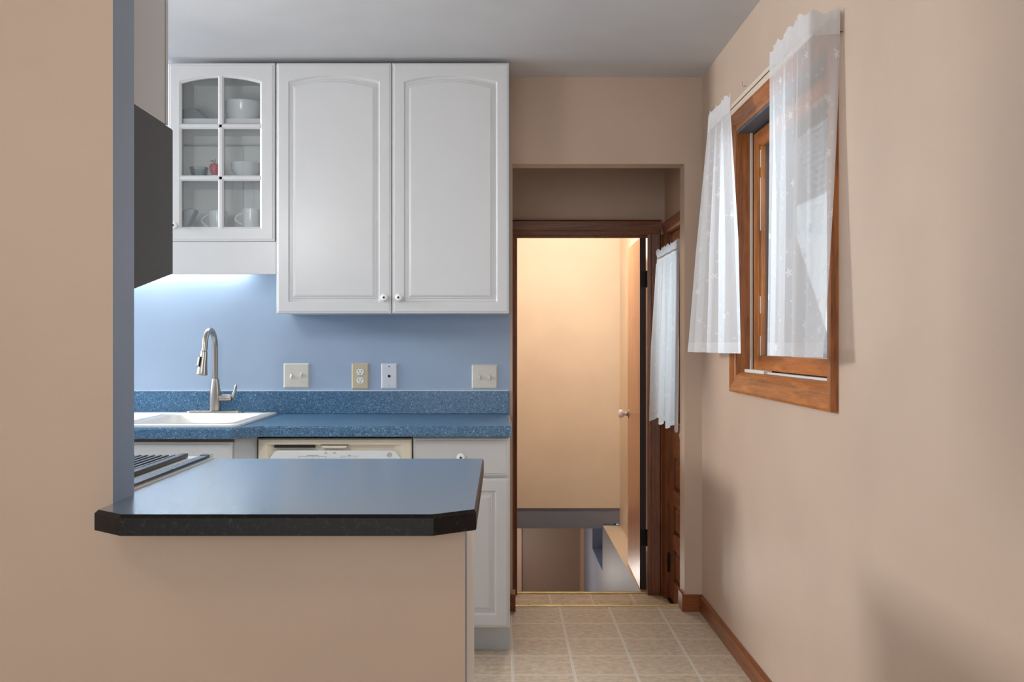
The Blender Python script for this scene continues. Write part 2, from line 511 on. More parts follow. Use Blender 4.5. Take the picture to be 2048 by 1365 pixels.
def knob(parent, p, s=-1, name='knob', r=0.0165, mat=None):
    """round porcelain cupboard knob with a dark screw centre, facing s along y"""
    bm = B()
    prof = [(0.006, 0), (0.006, 0.010), (r * 0.75, 0.012), (r, 0.017), (r, 0.021), (r * 0.82, 0.026), (r * 0.35, 0.0285), (0.0045, 0.0275)]
    lathe(bm, [(a, s * b) for a, b in prof], p, 'y', 24)
    k = obj(name, bm, mat or M['porcelain'], parent, smooth=True)
    bm = B(); lathe(bm, [(0.0042, s * 0.0270), (0.0042, s * 0.0288)], p, 'y', 12)
    obj('screw', bm, M['dark'], k)
    return k

def carcass(bm, x0, x1, y0, y1, z0, z1, t=0.016, openfront='-y'):
    """open-fronted cupboard box"""
    box(bm, x0, x0 + t, y0, y1, z0, z1); box(bm, x1 - t, x1, y0, y1, z0, z1)
    box(bm, x0 + t, x1 - t, y0, y1, z0, z0 + t); box(bm, x0 + t, x1 - t, y0, y1, z1 - t, z1)
    if openfront == '-y': box(bm, x0 + t, x1 - t, y1 - 0.008, y1, z0 + t, z1 - t)
    else: box(bm, x0 + t, x1 - t, y0, y0 + 0.008, z0 + t, z1 - t)

# ------------------------------------------------------------------ the setting
YB = 4.644         # kitchen back wall
YB2 = 4.762        # its far side
XR = 0.924         # right wall
ZC = 2.455         # ceiling
YL, YL2 = 2.03, 2.147   # tan wall on the left, its kitchen side
XJ = -0.780        # its free end
VZ = -0.187        # floor of the back entry, one step down
YV = 5.70          # wall with the basement door

bm = B(); box(bm, -4.5, XR, -2.8, 4.74, -0.12, 0.0)
struct('floor', bm, M['floor'], 'beige vinyl floor in small squares with pale joints')
bm = B(); box(bm, 0.053, XR, 4.765, 5.745, VZ - 0.1, VZ)
struct('floor_entry', bm, M['floor'], 'strip of beige vinyl floor one step down beyond the opening')
bm = B(); box(bm, -4.5, 1.064, -2.8, 8.0, ZC, ZC + 0.1)
struct('ceiling', bm, M['ceiling'], 'flat pale grey ceiling')

bm = B(); box(bm, -4.4, XJ, YL, YL2, 0, ZC, 1, {'-y': 0})
struct('wall_left', bm, [M['tan'], M['blue']], 'tan wall at left with blue painted end')
bm = B(); box(bm, XJ, -0.0724, YL, YL2, 0, 0.866, 1, {'-y': 0})
struct('wall_peninsula', bm, [M['tan'], M['blue']], 'tan half wall under the peninsula countertop')
bm = B(); box(bm, -4.4, 0.041, YB, YB2, -0.12, ZC)
struct('wall_back', bm, M['blue'], 'pale blue kitchen wall behind faucet and switches')
bm = B()
box(bm, 0.041, 0.053, YB, YB2, -0.12, ZC); box(bm, 0.053, XR, YB, YB2, 2.058, ZC); box(bm, 0.844, XR, YB, YB2, -0.12, 2.058)
struct('wall_back_right', bm, M['tan'], 'tan wall around the square opening to the back entry')
# right wall with the window and the outside door
WY0, WY1, WZ0, WZ1 = 2.832, 3.932, 1.108, 2.058
DY0, DY1, DZ1 = 4.815, 5.600, 1.843
bm = B()
for (a, b_, c, d) in ((-2.8, WY0, -0.12, ZC), (WY0, WY1, -0.12, WZ0), (WY0, WY1, WZ1, ZC), (WY1, 4.76, -0.12, ZC),
                     (4.76, DY0, -0.3, ZC), (DY0, DY1, DZ1, ZC), (DY0, DY1, -0.3, VZ), (DY1, 5.72, -0.3, ZC)):
    box(bm, XR, 1.064, a, b_, c, d)
struct('wall_right', bm, M['tan'], 'long tan wall at right with the wooden window')
# back entry and stairwell
bm = B(); box(bm, -0.06, 0.053, YB2, YV, -0.3, ZC)
struct('wall_entry_left', bm, M['tan'])
bm = B()
OX0, OX1, OZ1 = 0.088, 0.850, 1.858
box(bm, -0.06, OX0, YV, 5.80, -0.3, ZC); box(bm, OX0, OX1, YV, 5.80, OZ1, ZC); box(bm, OX1, XR, YV, 5.80, -0.3, ZC)
struct('wall_entry_back', bm, M['tan'], 'shaded tan wall above the basement doorway')
bm = B(); box(bm, XR, 1.064, 5.721, 8.0, VZ, ZC)
struct('wall_stairwell_right', bm, M['cream'])
bm = B(); box(bm, -0.06, 0.03, 5.801, 7.85, -2.5, ZC)
struct('wall_stairwell_left', bm, M['cream'])
bm = B(); box(bm, -0.06, XR, 7.85, 8.0, -0.049, ZC)
struct('wall_stairwell_back', bm, M['cream'], 'plain cream wall seen through the open basement doorway')
bm = B()
box(bm, -0.06, XR, 7.866, 8.0, -0.172, -0.049); box(bm, -0.06, 0.794, 7.862, 9.7, -0.208, -0.1725)
struct('trim_1', bm, M['grey_paint'], 'grey blue painted beam below the cream stairwell wall')
bm = B(); box(bm, 0.794, 1.064, 5.75, 7.90, -2.5, VZ - 0.001, 0, {'+z': 1})
struct('wall_foundation', bm, [M['grey_paint'], M['cream']], 'grey blue foundation wall with cream ledge beside the basement stairs')
bm = B()
box(bm, 0.794, 0.90, 7.901, 9.66, -2.5, -0.55); box(bm, 0.794, 0.90, 8.78, 9.66, -0.55, -0.1725)
box(bm, 0.88, 0.90, 7.901, 8.78, -0.55, -0.1725, 1)
struct('wall_basement_right', bm, [M['grey_paint'], M['navy']], 'grey basement wall with dark navy recess')
bm = B()
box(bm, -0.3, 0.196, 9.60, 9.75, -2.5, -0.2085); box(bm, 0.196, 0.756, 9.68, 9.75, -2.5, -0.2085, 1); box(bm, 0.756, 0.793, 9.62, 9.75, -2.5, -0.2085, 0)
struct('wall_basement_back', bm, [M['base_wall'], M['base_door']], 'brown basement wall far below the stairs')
bm = B(); box(bm, -0.3, -0.2, 7.9, 9.6, -2.5, -0.2085)
struct('wall_basement_left', bm, M['base_wall'])
bm = B(); box(bm, -0.3, 1.064, 5.75, 9.75, -2.6, -2.5)
struct('floor_basement', bm, M['concrete'])
bm = B()
for i in range(9):
    z = VZ - 0.21 * (i + 1); y = 5.80 + 0.22 * i
    box(bm, 0.031, 0.793, y, y + 0.25, z - 0.04, z); box(bm, 0.031, 0.793, y + 0.235, y + 0.25, z - 0.21, z - 0.04)
struct('trim_2', bm, M['concrete'], 'basement stairs going down')

# dining room shell behind the camera, kitchen left wall
bm = B()
for (a, b_, c, d) in ((-2.8, -1.75, 0, ZC), (-0.05, 2.03, 0, ZC), (-1.75, -0.05, 0, 0.7), (-1.75, -0.05, 2.2, ZC)):
    box(bm, -4.5, -4.4, a, b_, c, d)
struct('wall_dining_left', bm, M['tan'])
bm = B()
for (a, b_, c, d) in ((-4.4, -2.1, 0, ZC), (0.3, XR, 0, ZC), (-2.1, 0.3, 0, 0.65), (-2.1, 0.3, 2.25, ZC)):
    box(bm, a, b_, -2.9, -2.8, c, d)
struct('wall_dining_back', bm, M['tan'])
bm = B()
for (a, b_, c, d) in ((YL2, 3.2, 0, ZC), (4.45, YB2, 0, ZC), (3.2, 4.45, 0, 1.75), (3.2, 4.45, 2.435, ZC)):
    box(bm, -4.5, -4.4, a, b_, c, d)
struct('wall_kitchen_left', bm, M['blue'])

# brass edge strips
bm = B(); prism(bm, [(4.722, 0.0), (4.722, 0.002), (4.73, 0.005), (4.755, 0.005), (4.757, -0.02), (4.742, -0.02), (4.742, 0.0)], 'x', 0.054, 0.843)
for k in range(5): lathe(bm, [(0.0035, 0.005), (0.003, 0.0062)], (0.13 + 0.16 * k, 4.742, 0), 'z', 8, 1)
struct('trim_3', bm, [M['brass'], M['dark']], 'worn brass strip on the edge of the step')
bm = B(); prism(bm, [(5.715, VZ), (5.715, VZ + 0.004), (5.73, VZ + 0.008), (5.75, VZ + 0.006), (5.75, VZ)], 'x', OX0 + 0.001, OX1 - 0.001)
struct('trim_4', bm, M['brass'], 'worn brass strip on the basement door sill')

# baseboards
def baseboard(name, poly_axis, a0, a1, face, label):
    bm = B(); h, t = 0.0775, 0.013
    if poly_axis == 'y': prism(bm, [(face, 0), (face - t, 0), (face - t, h - 0.012), (face - t * 0.55, h), (face, h)], 'y', a0, a1)
    return struct(name, bm, M['b_y'], label)
baseboard('baseboard_right', 'y', -2.7, YB - 0.0005, XR, 'long brown wooden baseboard along the right wall')
bm = B(); h, t = 0.0775, 0.013
prism(bm, [(YB, 0.0005), (YB - t, 0.0005), (YB - t, h - 0.006), (YB - t * 0.55, h), (YB, h)], 'x', 0.831, XR - 0.0135)
box(bm, 0.831, 0.844, YB, 4.735, 0.0005, h)
struct('baseboard_back', bm, M['b_x'], 'short brown baseboard piece right of the opening')
bm = B(); prism(bm, [(YB, 0.0005), (YB - t, 0.0005), (YB - t, h - 0.006), (YB - t * 0.55, h), (YB, h)], 'x', 0.0425, 0.0665)
box(bm, 0.0535, 0.0665, YB, 4.735, 0.0005, h)
struct('baseboard_left', bm, M['b_x'], 'tiny brown baseboard piece left of the opening')

# ------------------------------------------------------------------ window in the right wall
win = thing('window_1', 'brown wooden window in the right wall behind the white sheer curtains', 'window', (XR, (WY0 + WY1) / 2, WZ0), kind='structure')
def cas_prof(inner, outer):   # thick outer edge, thin inner edge; distance along wall -> thickness
    return [(outer, 0.0), (outer, 0.021), (outer + (inner - outer) * 0.12, 0.0225), (outer + (inner - outer) * 0.75, 0.012), (outer + (inner - outer) * 0.80, 0.009), (inner, 0.008), (inner, 0.0)]
CW = 0.066
def casing(y0, y1, z0, z1, parent, name='casing', sides=('b', 't', 'n', 'f')):
    for s in sides:
        bm = B()
        rings = []
        if s in 'nf':
            inn, out = (y0, y0 - CW) if s == 'n' else (y1, y1 + CW)
            for zi, zo in ((z0, z0 - CW), (z1, z1 + CW)):
                rings.append([Vector((XR - tt, q, zi + (zo - zi) * ((q - inn) / (out - inn)))) for q, tt in cas_prof(inn, out)])
            mt = M['w_z']
        else:
            inn, out = (z0, z0 - CW) if s == 'b' else (z1, z1 + CW)
            for yi, yo in ((y0, y0 - CW), (y1, y1 + CW)):
                rings.append([Vector((XR - tt, yi + (yo - yi) * ((q - inn) / (out - inn)), q)) for q, tt in cas_prof(inn, out)])
            mt = M['w_y']
        loops(bm, rings)
        obj(name, bm, mt, parent)
casing(WY0, WY1, WZ0, WZ1, win)
bm = B()
box(bm, XR - 0.006, 0.985, WY0, WY0 + 0.012, WZ0, WZ1); box(bm, XR - 0.006, 0.985, WY1 - 0.012, WY1, WZ0, WZ1)
obj('side_jamb', bm, M['w_z'], win)
bm = B(); box(bm, XR - 0.006, 0.985, WY0 + 0.012, WY1 - 0.012, WZ1 - 0.012, WZ1)
obj('head_jamb', bm, M['outer'], win)
bm = B(); box(bm, XR - 0.006, 0.985, WY0 + 0.012, WY1 - 0.012, WZ0, WZ0 + 0.008); box(bm, XR + 0.004, 0.985, WY0 + 0.012, WY1 - 0.012, WZ0 + 0.008, WZ0 + 0.012)
obj('sill', bm, M['w_y'], win)
bm = B(); box(bm, 0.958, 0.974, WY0 + 0.0125, WY1 - 0.30, WZ0 + 0.0125, WZ0 + 0.019); box(bm, 0.945, 0.974, WY1 - 0.30, WY1 - 0.0125, WZ0 + 0.0125, WZ0 + 0.024)
box(bm, 0.966, 0.974, WY1 - 0.024, WY1 - 0.0125, WZ0 + 0.0245, WZ1 - 0.0125)
obj('weatherstrip', bm, M['strip'], win)
# sash
SX0, SX1 = 0.9755, 1.000
sy0, sy1, sz0, sz1 = WY0 + 0.016, WY1 - 0.03, WZ0 + 0.022, WZ1 - 0.020
st = 0.068
sa = B()
for (a, b_, c, d) in ((sy0, sy0 + st, sz0, sz1), (sy1 - st, sy1, sz0, sz1)):
    box(sa, SX0, SX1, a, b_, c, d)
box(sa, SX0, SX1, sy0 + st, sy1 - st, sz0, sz0 + 0.055, 1); box(sa, SX0, SX1, sy0 + st, sy1 - st, sz1 - 0.055, sz1, 1)
# inner glazing bead
for (a, b_, c, d) in ((sy0 + st, sy0 + st + 0.009, sz0 + 0.055, sz1 - 0.055), (sy1 - st - 0.009, sy1 - st, sz0 + 0.055, sz1 - 0.055)):
    box(sa, SX0 + 0.008, SX1, a, b_, c, d)
sash = obj('sash', sa, [M['sash'], M['sash_y']], win, bevel=0.003)
bm = B(); box(bm, 0.988, 0.991, sy0 + st - 0.004, sy1 - st + 0.004, sz0 + 0.051, sz1 - 0.051)
obj('glass_pane', bm, M['window_glass'], sash)
# flaked paint on the far stile's bead
bm = B()
for (z0, z1) in ((1.185, 1.26), (1.345, 1.41), (1.66, 1.86), (1.90, 1.965)):
    box(bm, SX0 + 0.0075, SX0 + 0.0085, sy1 - st - 0.0098, sy1 - st - 0.0005, z0, z1)
obj('flaked_paint', bm, M['strip'], sash)
bm = B()
for (a, b_, c, d) in ((WY0 - 0.0, WY0 + 0.05, WZ0, WZ1), (WY1 - 0.07, WY1, WZ0, WZ1)):
    box(bm, 1.002, 1.12, a, b_, c, d)
box(bm, 1.002, 1.12, WY0 + 0.05, WY1 - 0.07, WZ0, WZ0 + 0.05); box(bm, 1.002, 1.12, WY0 + 0.05, WY1 - 0.07, WZ1 - 0.05, WZ1)
obj('outer_frame', bm, M['outer'], win)
bm = B(); box(bm, XR - 0.009, XR, WY0 + 0.12, WY1 + 0.085, WZ1 + CW + 0.001, WZ1 + CW + 0.058)
hb = obj('header_board', bm, M['beige'], win, bevel=0.002)
bm = B(); tube(bm, [(XR - 0.002, 3.80, 2.20), (XR - 0.014, 3.80, 2.199), (XR - 0.016, 3.80, 2.207), (XR - 0.016, 3.80, 2.218)], 0.0013, 6)
obj('hook', bm, M['steel'], win)

# ------------------------------------------------------------------ curtains
def resample(path, n):
    P = [Vector(p) for p in path]
    d = [0]
    for a, b in zip(P, P[1:]): d.append(d[-1] + (b - a).length)
    out = []
    for i in range(n):
        t = d[-1] * i / (n - 1)
        for k in range(len(P) - 1):
            if t <= d[k + 1] + 1e-9:
                f = (t - d[k]) / max(1e-9, d[k + 1] - d[k]); out.append(P[k].lerp(P[k + 1], f)); break
    return out, d[-1]

def smooth_pts(p, k):
    for _ in range(k):
        p = [p[0]] + [(p[i - 1] + p[i] * 2 + p[i + 1]) / 4 for i in range(1, len(p) - 1)] + [p[-1]]
    return p

def curtain_bm(top, bot, zt, zb, folds, amp, fabric_w, head=0.028, pocket=0.035, nu=150, nv=60, seed=1, ease=1.2, zsag=0.0, hemwave=0.0, keep_ends=0.06):
    rnd = random.Random(seed)
    bm = B(); uvl = bm.loops.layers.uv.new('uv')
    T, _ = resample(top, nu); Bt, _ = resample(bot, nu)
    T, Bt = smooth_pts(T, 6), smooth_pts(Bt, 6)
    ph = [rnd.uniform(0, 6.28) for _ in range(6)]
    am = [rnd.uniform(0.4, 1.0) for _ in range(6)]
    def fold(u, v):
        s = math.sin(2 * PI * folds * u + ph[0] + 0.8 * math.sin(2 * PI * u * 1.3 + ph[1]))
        s += 0.45 * am[1] * math.sin(2 * PI * folds * 1.83 * u + ph[2] + 0.6 * v)
        s += 0.25 * (1 - v) * math.sin(2 * PI * folds * 3.7 * u + ph[3])
        return s
    V = []
    L = zt - zb
    for j in range(nv + 1):
        v = j / nv; row = []
        e = v ** ease
        for i in range(nu):
            u = i / (nu - 1)
            a, b = T[i], Bt[i]
            p = a.lerp(b, e)
            tq = (T[min(i + 1, nu - 1)] - T[max(i - 1, 0)]).normalized()
            nrm = Vector((-tq.y, tq.x, 0))
            drop = v * L
            # gathers: tight at the rod pocket, swelling below
            g = 0.35 if drop < head else (0.12 if drop < head + pocket else min(1.0, 0.30 + 1.4 * (drop - head - pocket) / L))
            endk = min(1, min(u, 1 - u) / keep_ends) * 0.7 + 0.3
            off = fold(u, v) * amp * g * endk
            z = zt - drop
            if drop < head: z += 0.006 * math.sin(2 * PI * folds * 2.2 * u + ph[4]) * (1 - drop / head) + zsag * math.sin(PI * u)
            z += -hemwave * v * (0.5 + 0.5 * math.sin(2 * PI * folds * u + ph[5]))
            row.append(bm.verts.new((p.x + nrm.x * off, p.y + nrm.y * off, z)))
        V.append(row)
    for j in range(nv):
        for i in range(nu - 1):
            f = bm.faces.new((V[j][i], V[j][i + 1], V[j + 1][i + 1], V[j + 1][i]))
            for lp, (q, r) in zip(f.loops, ((i, j), (i + 1, j), (i + 1, j + 1), (i, j + 1))):
                lp[uvl].uv = (q / (nu - 1) * fabric_w, r / nv * L)
    return bm

def curtain(name, bm, mat, label, group=None):
    o = solo(name, bm, mat, label, 'curtain', group, smooth=True, angle=180)
    return o

near = curtain_bm([(0.914, 2.722, 0), (0.832, 2.735, 0), (0.824, 2.77, 0), (0.824, 3.10, 0)],
                  [(0.846, 2.655, 0), (0.822, 2.715, 0), (0.812, 2.78, 0), (0.812, 3.085, 0)],
                  2.128, 1.194, 3.6, 0.0125, 0.75, seed=4, ease=1.5, zsag=0.004)
curtain('sheer_curtain', near, M['sheer'], 'white embroidered sheer curtain at the near end of the window', 'sheer curtains on the window rod')
far = curtain_bm([(0.822, 3.63, 0), (0.824, 4.02, 0), (0.84, 4.05, 0), (0.914, 4.06, 0)],
                 [(0.822, 3.50, 0), (0.786, 4.16, 0), (0.80, 4.24, 0), (0.905, 4.26, 0)],
                 2.130, 1.196, 4.4, 0.020, 0.75, seed=9, ease=1.0, zsag=0.006)
curtain('sheer_curtain', far, M['sheer'], 'white embroidered sheer curtain at the far end of the window', 'sheer curtains on the window rod')
bm = B(); zr = 2.074
tube(bm, [(0.923, 2.729, zr), (0.845, 2.738, zr), (0.834, 2.748, zr), (0.829, 2.78, zr), (0.829, 4.00, zr), (0.834, 4.035, zr), (0.85, 4.045, zr), (0.923, 4.05, zr)], 0.0017, 8)
solo('curtain_rod', bm, M['rod'], 'thin dark curtain rod running between the two sheer window curtains', 'curtain rod')

# ------------------------------------------------------------------ outside door in the back entry
dr = thing('door_1', 'brown panelled outside door with glazed top in the right wall of the back entry', 'door', (XR, (DY0 + DY1) / 2, VZ), kind='structure')
DX = 0.934
bm = B(); ys = (DY0 + 0.012, DY1 - 0.012); z0, z1 = VZ + 0.012, DZ1 - 0.008
stile = 0.105
gz0, gz1 = 0.80, 1.72
rails = [(z0, z0 + 0.19)]
ph_ = (gz0 - 0.10 - (z0 + 0.19)) / 3
box(bm, DX, DX + 0.042, ys[0], ys[0] + stile, z0, z1); box(bm, DX, DX + 0.042, ys[1] - stile, ys[1], z0, z1)
box(bm, DX, DX + 0.042, ys[0] + stile, ys[1] - stile, gz1, z1, 1)
zz = z0
for k in range(4):
    zb = [z0, z0 + 0.29, z0 + 0.53, z0 + 0.79][k]; zt_ = [z0 + 0.115, z0 + 0.37, z0 + 0.61, gz0][k]
    box(bm, DX, DX + 0.042, ys[0] + stile, ys[1] - stile, zb, zt_, 1)
ym = (ys[0] + ys[1]) / 2
for k in range(3):
    zb = [z0 + 0.115, z0 + 0.37, z0 + 0.61][k]; zt_ = [z0 + 0.29, z0 + 0.53, z0 + 0.79][k]
    box(bm, DX, DX + 0.042, ym - 0.05, ym + 0.05, zb, zt_)
slab = obj('door_slab', bm, [M['d_z'], M['d_y']], dr, bevel=0.004)
for k in range(3):
    zb = [z0 + 0.115, z0 + 0.37, z0 + 0.61][k]; zt_ = [z0 + 0.29, z0 + 0.53, z0 + 0.79][k]
    for (a, b_) in ((ys[0] + stile, ym - 0.05), (ym + 0.05, ys[1] - stile)):
        bm = B()
        def rg(i, x): return [Vector((x, p, q)) for p, q in ((a + i, zb + i), (b_ - i, zb + i), (b_ - i, zt_ - i), (a + i, zt_ - i))]
        loops(bm, [rg(0, DX + 0.036), rg(0, DX + 0.022), rg(0.006, DX + 0.022), rg(0.028, DX + 0.008)])
        obj('panel', bm, M['d_y'], slab)
bm = B(); box(bm, DX + 0.018, DX + 0.022, ys[0] + stile - 0.002, ys[1] - stile + 0.002, gz0 - 0.002, gz1 + 0.002)
obj('glass_pane', bm, M['glass'], slab)
p = (DX, DY0 + 0.068, 0.785)
bm = B(); lathe(bm, [(0.026, 0), (0.026, -0.006), (0.010, -0.009), (0.010, -0.030), (0.022, -0.040), (0.027, -0.054), (0.022, -0.068), (0.006, -0.072)], p, 'x', 20)
obj('door_knob', bm, M['porcelain'], slab, smooth=True)
for hz in (0.0, 1.45):
    bm = B(); box(bm, DX - 0.006, DX + 0.004, DY1 - 0.030, DY1 - 0.004, hz - 0.03, hz + 0.07); lathe(bm, [(0.006, -0.035), (0.006, 0.075)], (DX - 0.008, DY1 - 0.010, hz), 'z', 10)
    obj('hinge', bm, M['hinge'], dr)
bm = B()
box(bm, XR - 0.002, 1.05, DY0, DY0 + 0.010, VZ, DZ1); box(bm, XR - 0.002, 1.05, DY1 - 0.010, DY1, VZ, DZ1); box(bm, XR - 0.002, 1.05, DY0 + 0.01, DY1 - 0.01, DZ1 - 0.006, DZ1)
obj('jamb', bm, M['d_z'], dr)
bm = B(); rings = []
for yy in (4.768, 5.676): rings.append([Vector((XR - a, yy, DZ1 + b_)) for a, b_ in ((0, 0), (0.008, 0), (0.013, 0.012), (0.020, 0.048), (0.020, 0.062), (0, 0.066))])
loops(bm, rings); obj('casing', bm, M['d_y'], dr)
for (i0, o0) in ((DY1, DY1 + 0.076), (DY0, 4.768)):
    bm = B(); rings = []
    for z in (VZ, DZ1 - 0.0005): rings.append([Vector((XR - a, i0 + (o0 - i0) * f, z)) for a, f in ((0, 0), (0.008, 0), (0.012, 0.2), (0.020, 0.75), (0.019, 1), (0, 1))])
    loops(bm, rings); obj('casing', bm, M['d_z'], dr)
bm = B(); box(bm, XR - 0.004, 1.06, DY0 + 0.01, DY1 - 0.01, VZ, VZ + 0.011)
obj('sill', bm, M['hinge'], dr)
dc = curtain_bm([(0.852, 4.80, 0), (0.850, 5.51, 0), (0.90, 5.53, 0)], [(0.846, 4.80, 0), (0.838, 5.60, 0), (0.888, 5.62, 0)], 1.735, 0.832, 3.6, 0.018, 0.9, seed=3, hemwave=0.028)
curtain('door_curtain', dc, M['sheer_door'], 'white ruffled curtain over the glass of the outside door in the back entry')
bm = B(); tube(bm, [(0.932, 4.84, 1.69), (0.862, 4.842, 1.69), (0.858, 4.85, 1.69), (0.858, 5.49, 1.69), (0.862, 5.50, 1.69), (0.932, 5.50, 1.69)], 0.004, 8)
solo('curtain_rod', bm, M['brass'], 'thin curtain rod on the outside door in the back entry, inside its white curtain', 'curtain rod')

# ------------------------------------------------------------------ basement doorway
bd = thing('door_2', 'plain brown basement door standing open into the stairwell', 'door', (0.45, YV, VZ), kind='structure')
a = math.radians(1.5)
bm = B(); box(bm, 0.7955, 0.8300, 5.785, 6.485, VZ + 0.012, OZ1 - 0.020, 0, {'-y': 1})
bmesh.ops.rotate(bm, verts=bm.verts, cent=(0.832, 5.785, 0), matrix=Matrix.Rotation(-a, 3, 'Z'))
slab = obj('door_slab', bm, [M['w_door'], M['w_edge']], bd)
for s_, x0 in ((-1, 0.812),):
    bm = B(); lathe(bm, [(0.026, 0), (0.026, -0.005), (0.011, -0.008), (0.010, -0.026), (0.020, -0.034), (0.0275, -0.048), (0.0255, -0.062), (0.012, -0.069), (0.003, -0.070)], (0.8125, 6.42, 0.785), 'x', 24)
    kn = obj('door_knob', bm, M['porcelain'], slab, smooth=True)
    bm = B(); lathe(bm, [(0.029, 0.001), (0.029, -0.004), (0.013, -0.009), (0.0125, -0.020)], (0.8125, 6.42, 0.785), 'x', 24)
    obj('rosette', bm, M['steel'], kn, smooth=True)
for hz in (1.60, 0.12):
    bm = B(); box(bm, 0.797, 0.8335, 5.781, 5.7848, hz - 0.045, hz + 0.045); lathe(bm, [(0.006, -0.048), (0.006, 0.048)], (0.8335, 5.778, hz), 'z', 10)
    obj('hinge', bm, M['hinge'], bd)
cw = 0.070
def cas2(x_in, x_out):
    bm = B()
    rings = []
    for z in (VZ, OZ1 - 0.013): rings.append([Vector((x_in + (x_out - x_in) * f, YV - t_, z)) for f, t_ in ((0, 0), (0, 0.010), (0.22, 0.013), (0.30, 0.017), (0.88, 0.021), (1, 0.017), (1, 0))])
    loops(bm, rings)
    return obj('casing', bm, M['d_z'], bd)
cas2(0.826, 0.902); cas2(0.0865, 0.0545)
bm = B(); rings = []
for x in (0.0545, 0.902): rings.append([Vector((x, YV - t_, OZ1 - 0.012 + (0.082) * f)) for f, t_ in ((0, 0), (0, 0.010), (0.22, 0.013), (0.30, 0.017), (0.88, 0.021), (1, 0.017), (1, 0))])
loops(bm, rings); obj('casing', bm, M['d_x'], bd)
bm = B()
box(bm, OX0 - 0.004, OX0 + 0.003, YV - 0.006, 5.80, VZ, OZ1); box(bm, OX1 - 0.0, OX1 + 0.006, YV - 0.006, 5.755, VZ, OZ1)
box(bm, OX0, OX1, YV - 0.006, 5.80, OZ1 - 0.014, OZ1); box(bm, OX0, OX1, 5.735, 5.760, OZ1 - 0.026, OZ1 - 0.014)
obj('jamb', bm, M['d_z'], bd)

# ------------------------------------------------------------------ upper cabinets on the back wall
YC = 4.32
x0, x1 = X(553, YC), X(1018, YC); xm = X(783.5, YC)
zt, zb = 2.432, Z(627.5, YC)
uc = thing('wall_cabinet', 'white two-door wall cabinet with arched raised panels left of the opening', 'cabinet', ((x0 + x1) / 2, 4.48, zb))
bm = B(); box(bm, x0 + 0.002, x1 - 0.001, YC + 0.021, YB, zb + 0.004, zt - 0.002)
obj('body', bm, M['white_box'], uc, bevel=0.001)
for (a, b_, kx) in ((x0, xm - 0.0018, X(769, YC)), (xm + 0.0018, x1, X(798, YC))):
    d = obj('door', door_bm(a, b_, zb, zt, YC), M['white'], uc)
    knob(d, (kx, YC - 0.0005, Z(596, YC)))

# glazed cabinet
gx0, gx1 = -1.425, X(549.5, YC)
gzt, gzb = 2.432, Z(483, YC)
gc = thing('glass_cabinet', 'white wall cabinet with six-pane glass door above the sink', 'cabinet', ((gx0 + gx1) / 2, 4.48, gzb))
bm = B(); carcass(bm, gx0, gx1 + 0.004, YC + 0.021, YB, gzb, gzt - 0.002)
obj('body', bm, M['white_box'], gc)
sh1, sh2 = 2.204, 1.958
bm = B(); box(bm, gx0 + 0.0165, gx1 - 0.0125, YC + 0.045, YB - 0.009, sh1 - 0.020, sh1)
obj('shelf', bm, M['white_box'], gc)
bm = B(); box(bm, gx0 + 0.0165, gx1 - 0.0125, YC + 0.045, YB - 0.009, sh2 - 0.020, sh2)
obj('shelf', bm, M['white_box'], gc)
bm = B(); box(bm, gx0 + 0.0165, gx1 - 0.0125, YC + 0.045, YB - 0.009, 1.715, 1.733)
obj('shelf', bm, M['white_box'], gc)
for (px, py) in ((384, 191), (381, 272), (381, 302), (381, 331), (381, 388), (381, 416)):
    bm = B(); q = at(px, py, YB - 0.009); lathe(bm, [(0.0035 if py > 200 else 0.005, 0.0005), (0.003 if py > 200 else 0.0045, -0.003)], q, 'y', 10)
    obj('screw', bm, M['dark'], gc)
# door frame: stiles, rails, arch, bars
bm = B()
def chamf_bar(bm, p0, p1, wid, yf, th, ch=0.004):
    """bar with chamfered front edges between two points in the xz plane"""
    p0, p1 = Vector(p0), Vector(p1)
    t = (p1 - p0).normalized(); n = Vector((-t.z, 0, t.x))
    h = wid / 2
    rings = []
    for p in (p0, p1):
        rings.append([p - n * h + Vector((0, yf + th, 0)), p - n * h + Vector((0, yf + ch, 0)), p - n * (h - ch) + Vector((0, yf, 0)),
                      p + n * (h - ch) + Vector((0, yf, 0)), p + n * h + Vector((0, yf + ch, 0)), p + n * h + Vector((0, yf + th, 0))])
    loops(bm, rings)
ox0, ox1 = X(358, YC), X(523.5, YC)
oz0, ozs, oza = Z(458, YC), Z(162, YC), Z(150.5, YC)
bars_z = [Z(356, YC), Z(252, YC)]; bar_x = X(441, YC)
gd = B(); n = 24
def gring(ins, oins, h, outer):
    if outer: xa, xb, za, zb_, rz = gx0 + ins, gx1 - ins, gzb + ins, gzt - ins, 0
    else: xa, xb, za, zb_, rz = ox0 + oins, ox1 - oins, oz0 + oins, ozs - oins, oza - ozs
    pts = [(xa, za), (xb, za)] + [(xb + (xa - xb) * k / n, zb_ + rz * (1 - (2 * k / n - 1) ** 2)) for k in range(n + 1)]
    return [Vector((p[0], YC + h, p[1])) for p in pts]
loops(gd, [gring(0, 0, 0.019, True), gring(0, 0, 0.004, True), gring(0.004, 0, 0.0015, True), gring(0.008, 0, 0.0015, True), gring(0.011, 0, 0, True),
           gring(0, 0, 0, False), gring(0, 0.004, 0.003, False), gring(0, 0.0085, 0.006, False), gring(0, 0.0085, 0.019, False), gring(0, 0, 0.019, True)], False, False)
gdo = obj('door', gd, M['white'], gc)
bm = B()
chamf_bar(bm, (bar_x, 0, oz0), (bar_x, 0, oza), 0.0235, YC + 0.001, 0.018, 0.006)
for z in bars_z: chamf_bar(bm, (ox0 + 0.002, 0, z), (ox1 - 0.002, 0, z), 0.0235, YC + 0.001, 0.018, 0.006)
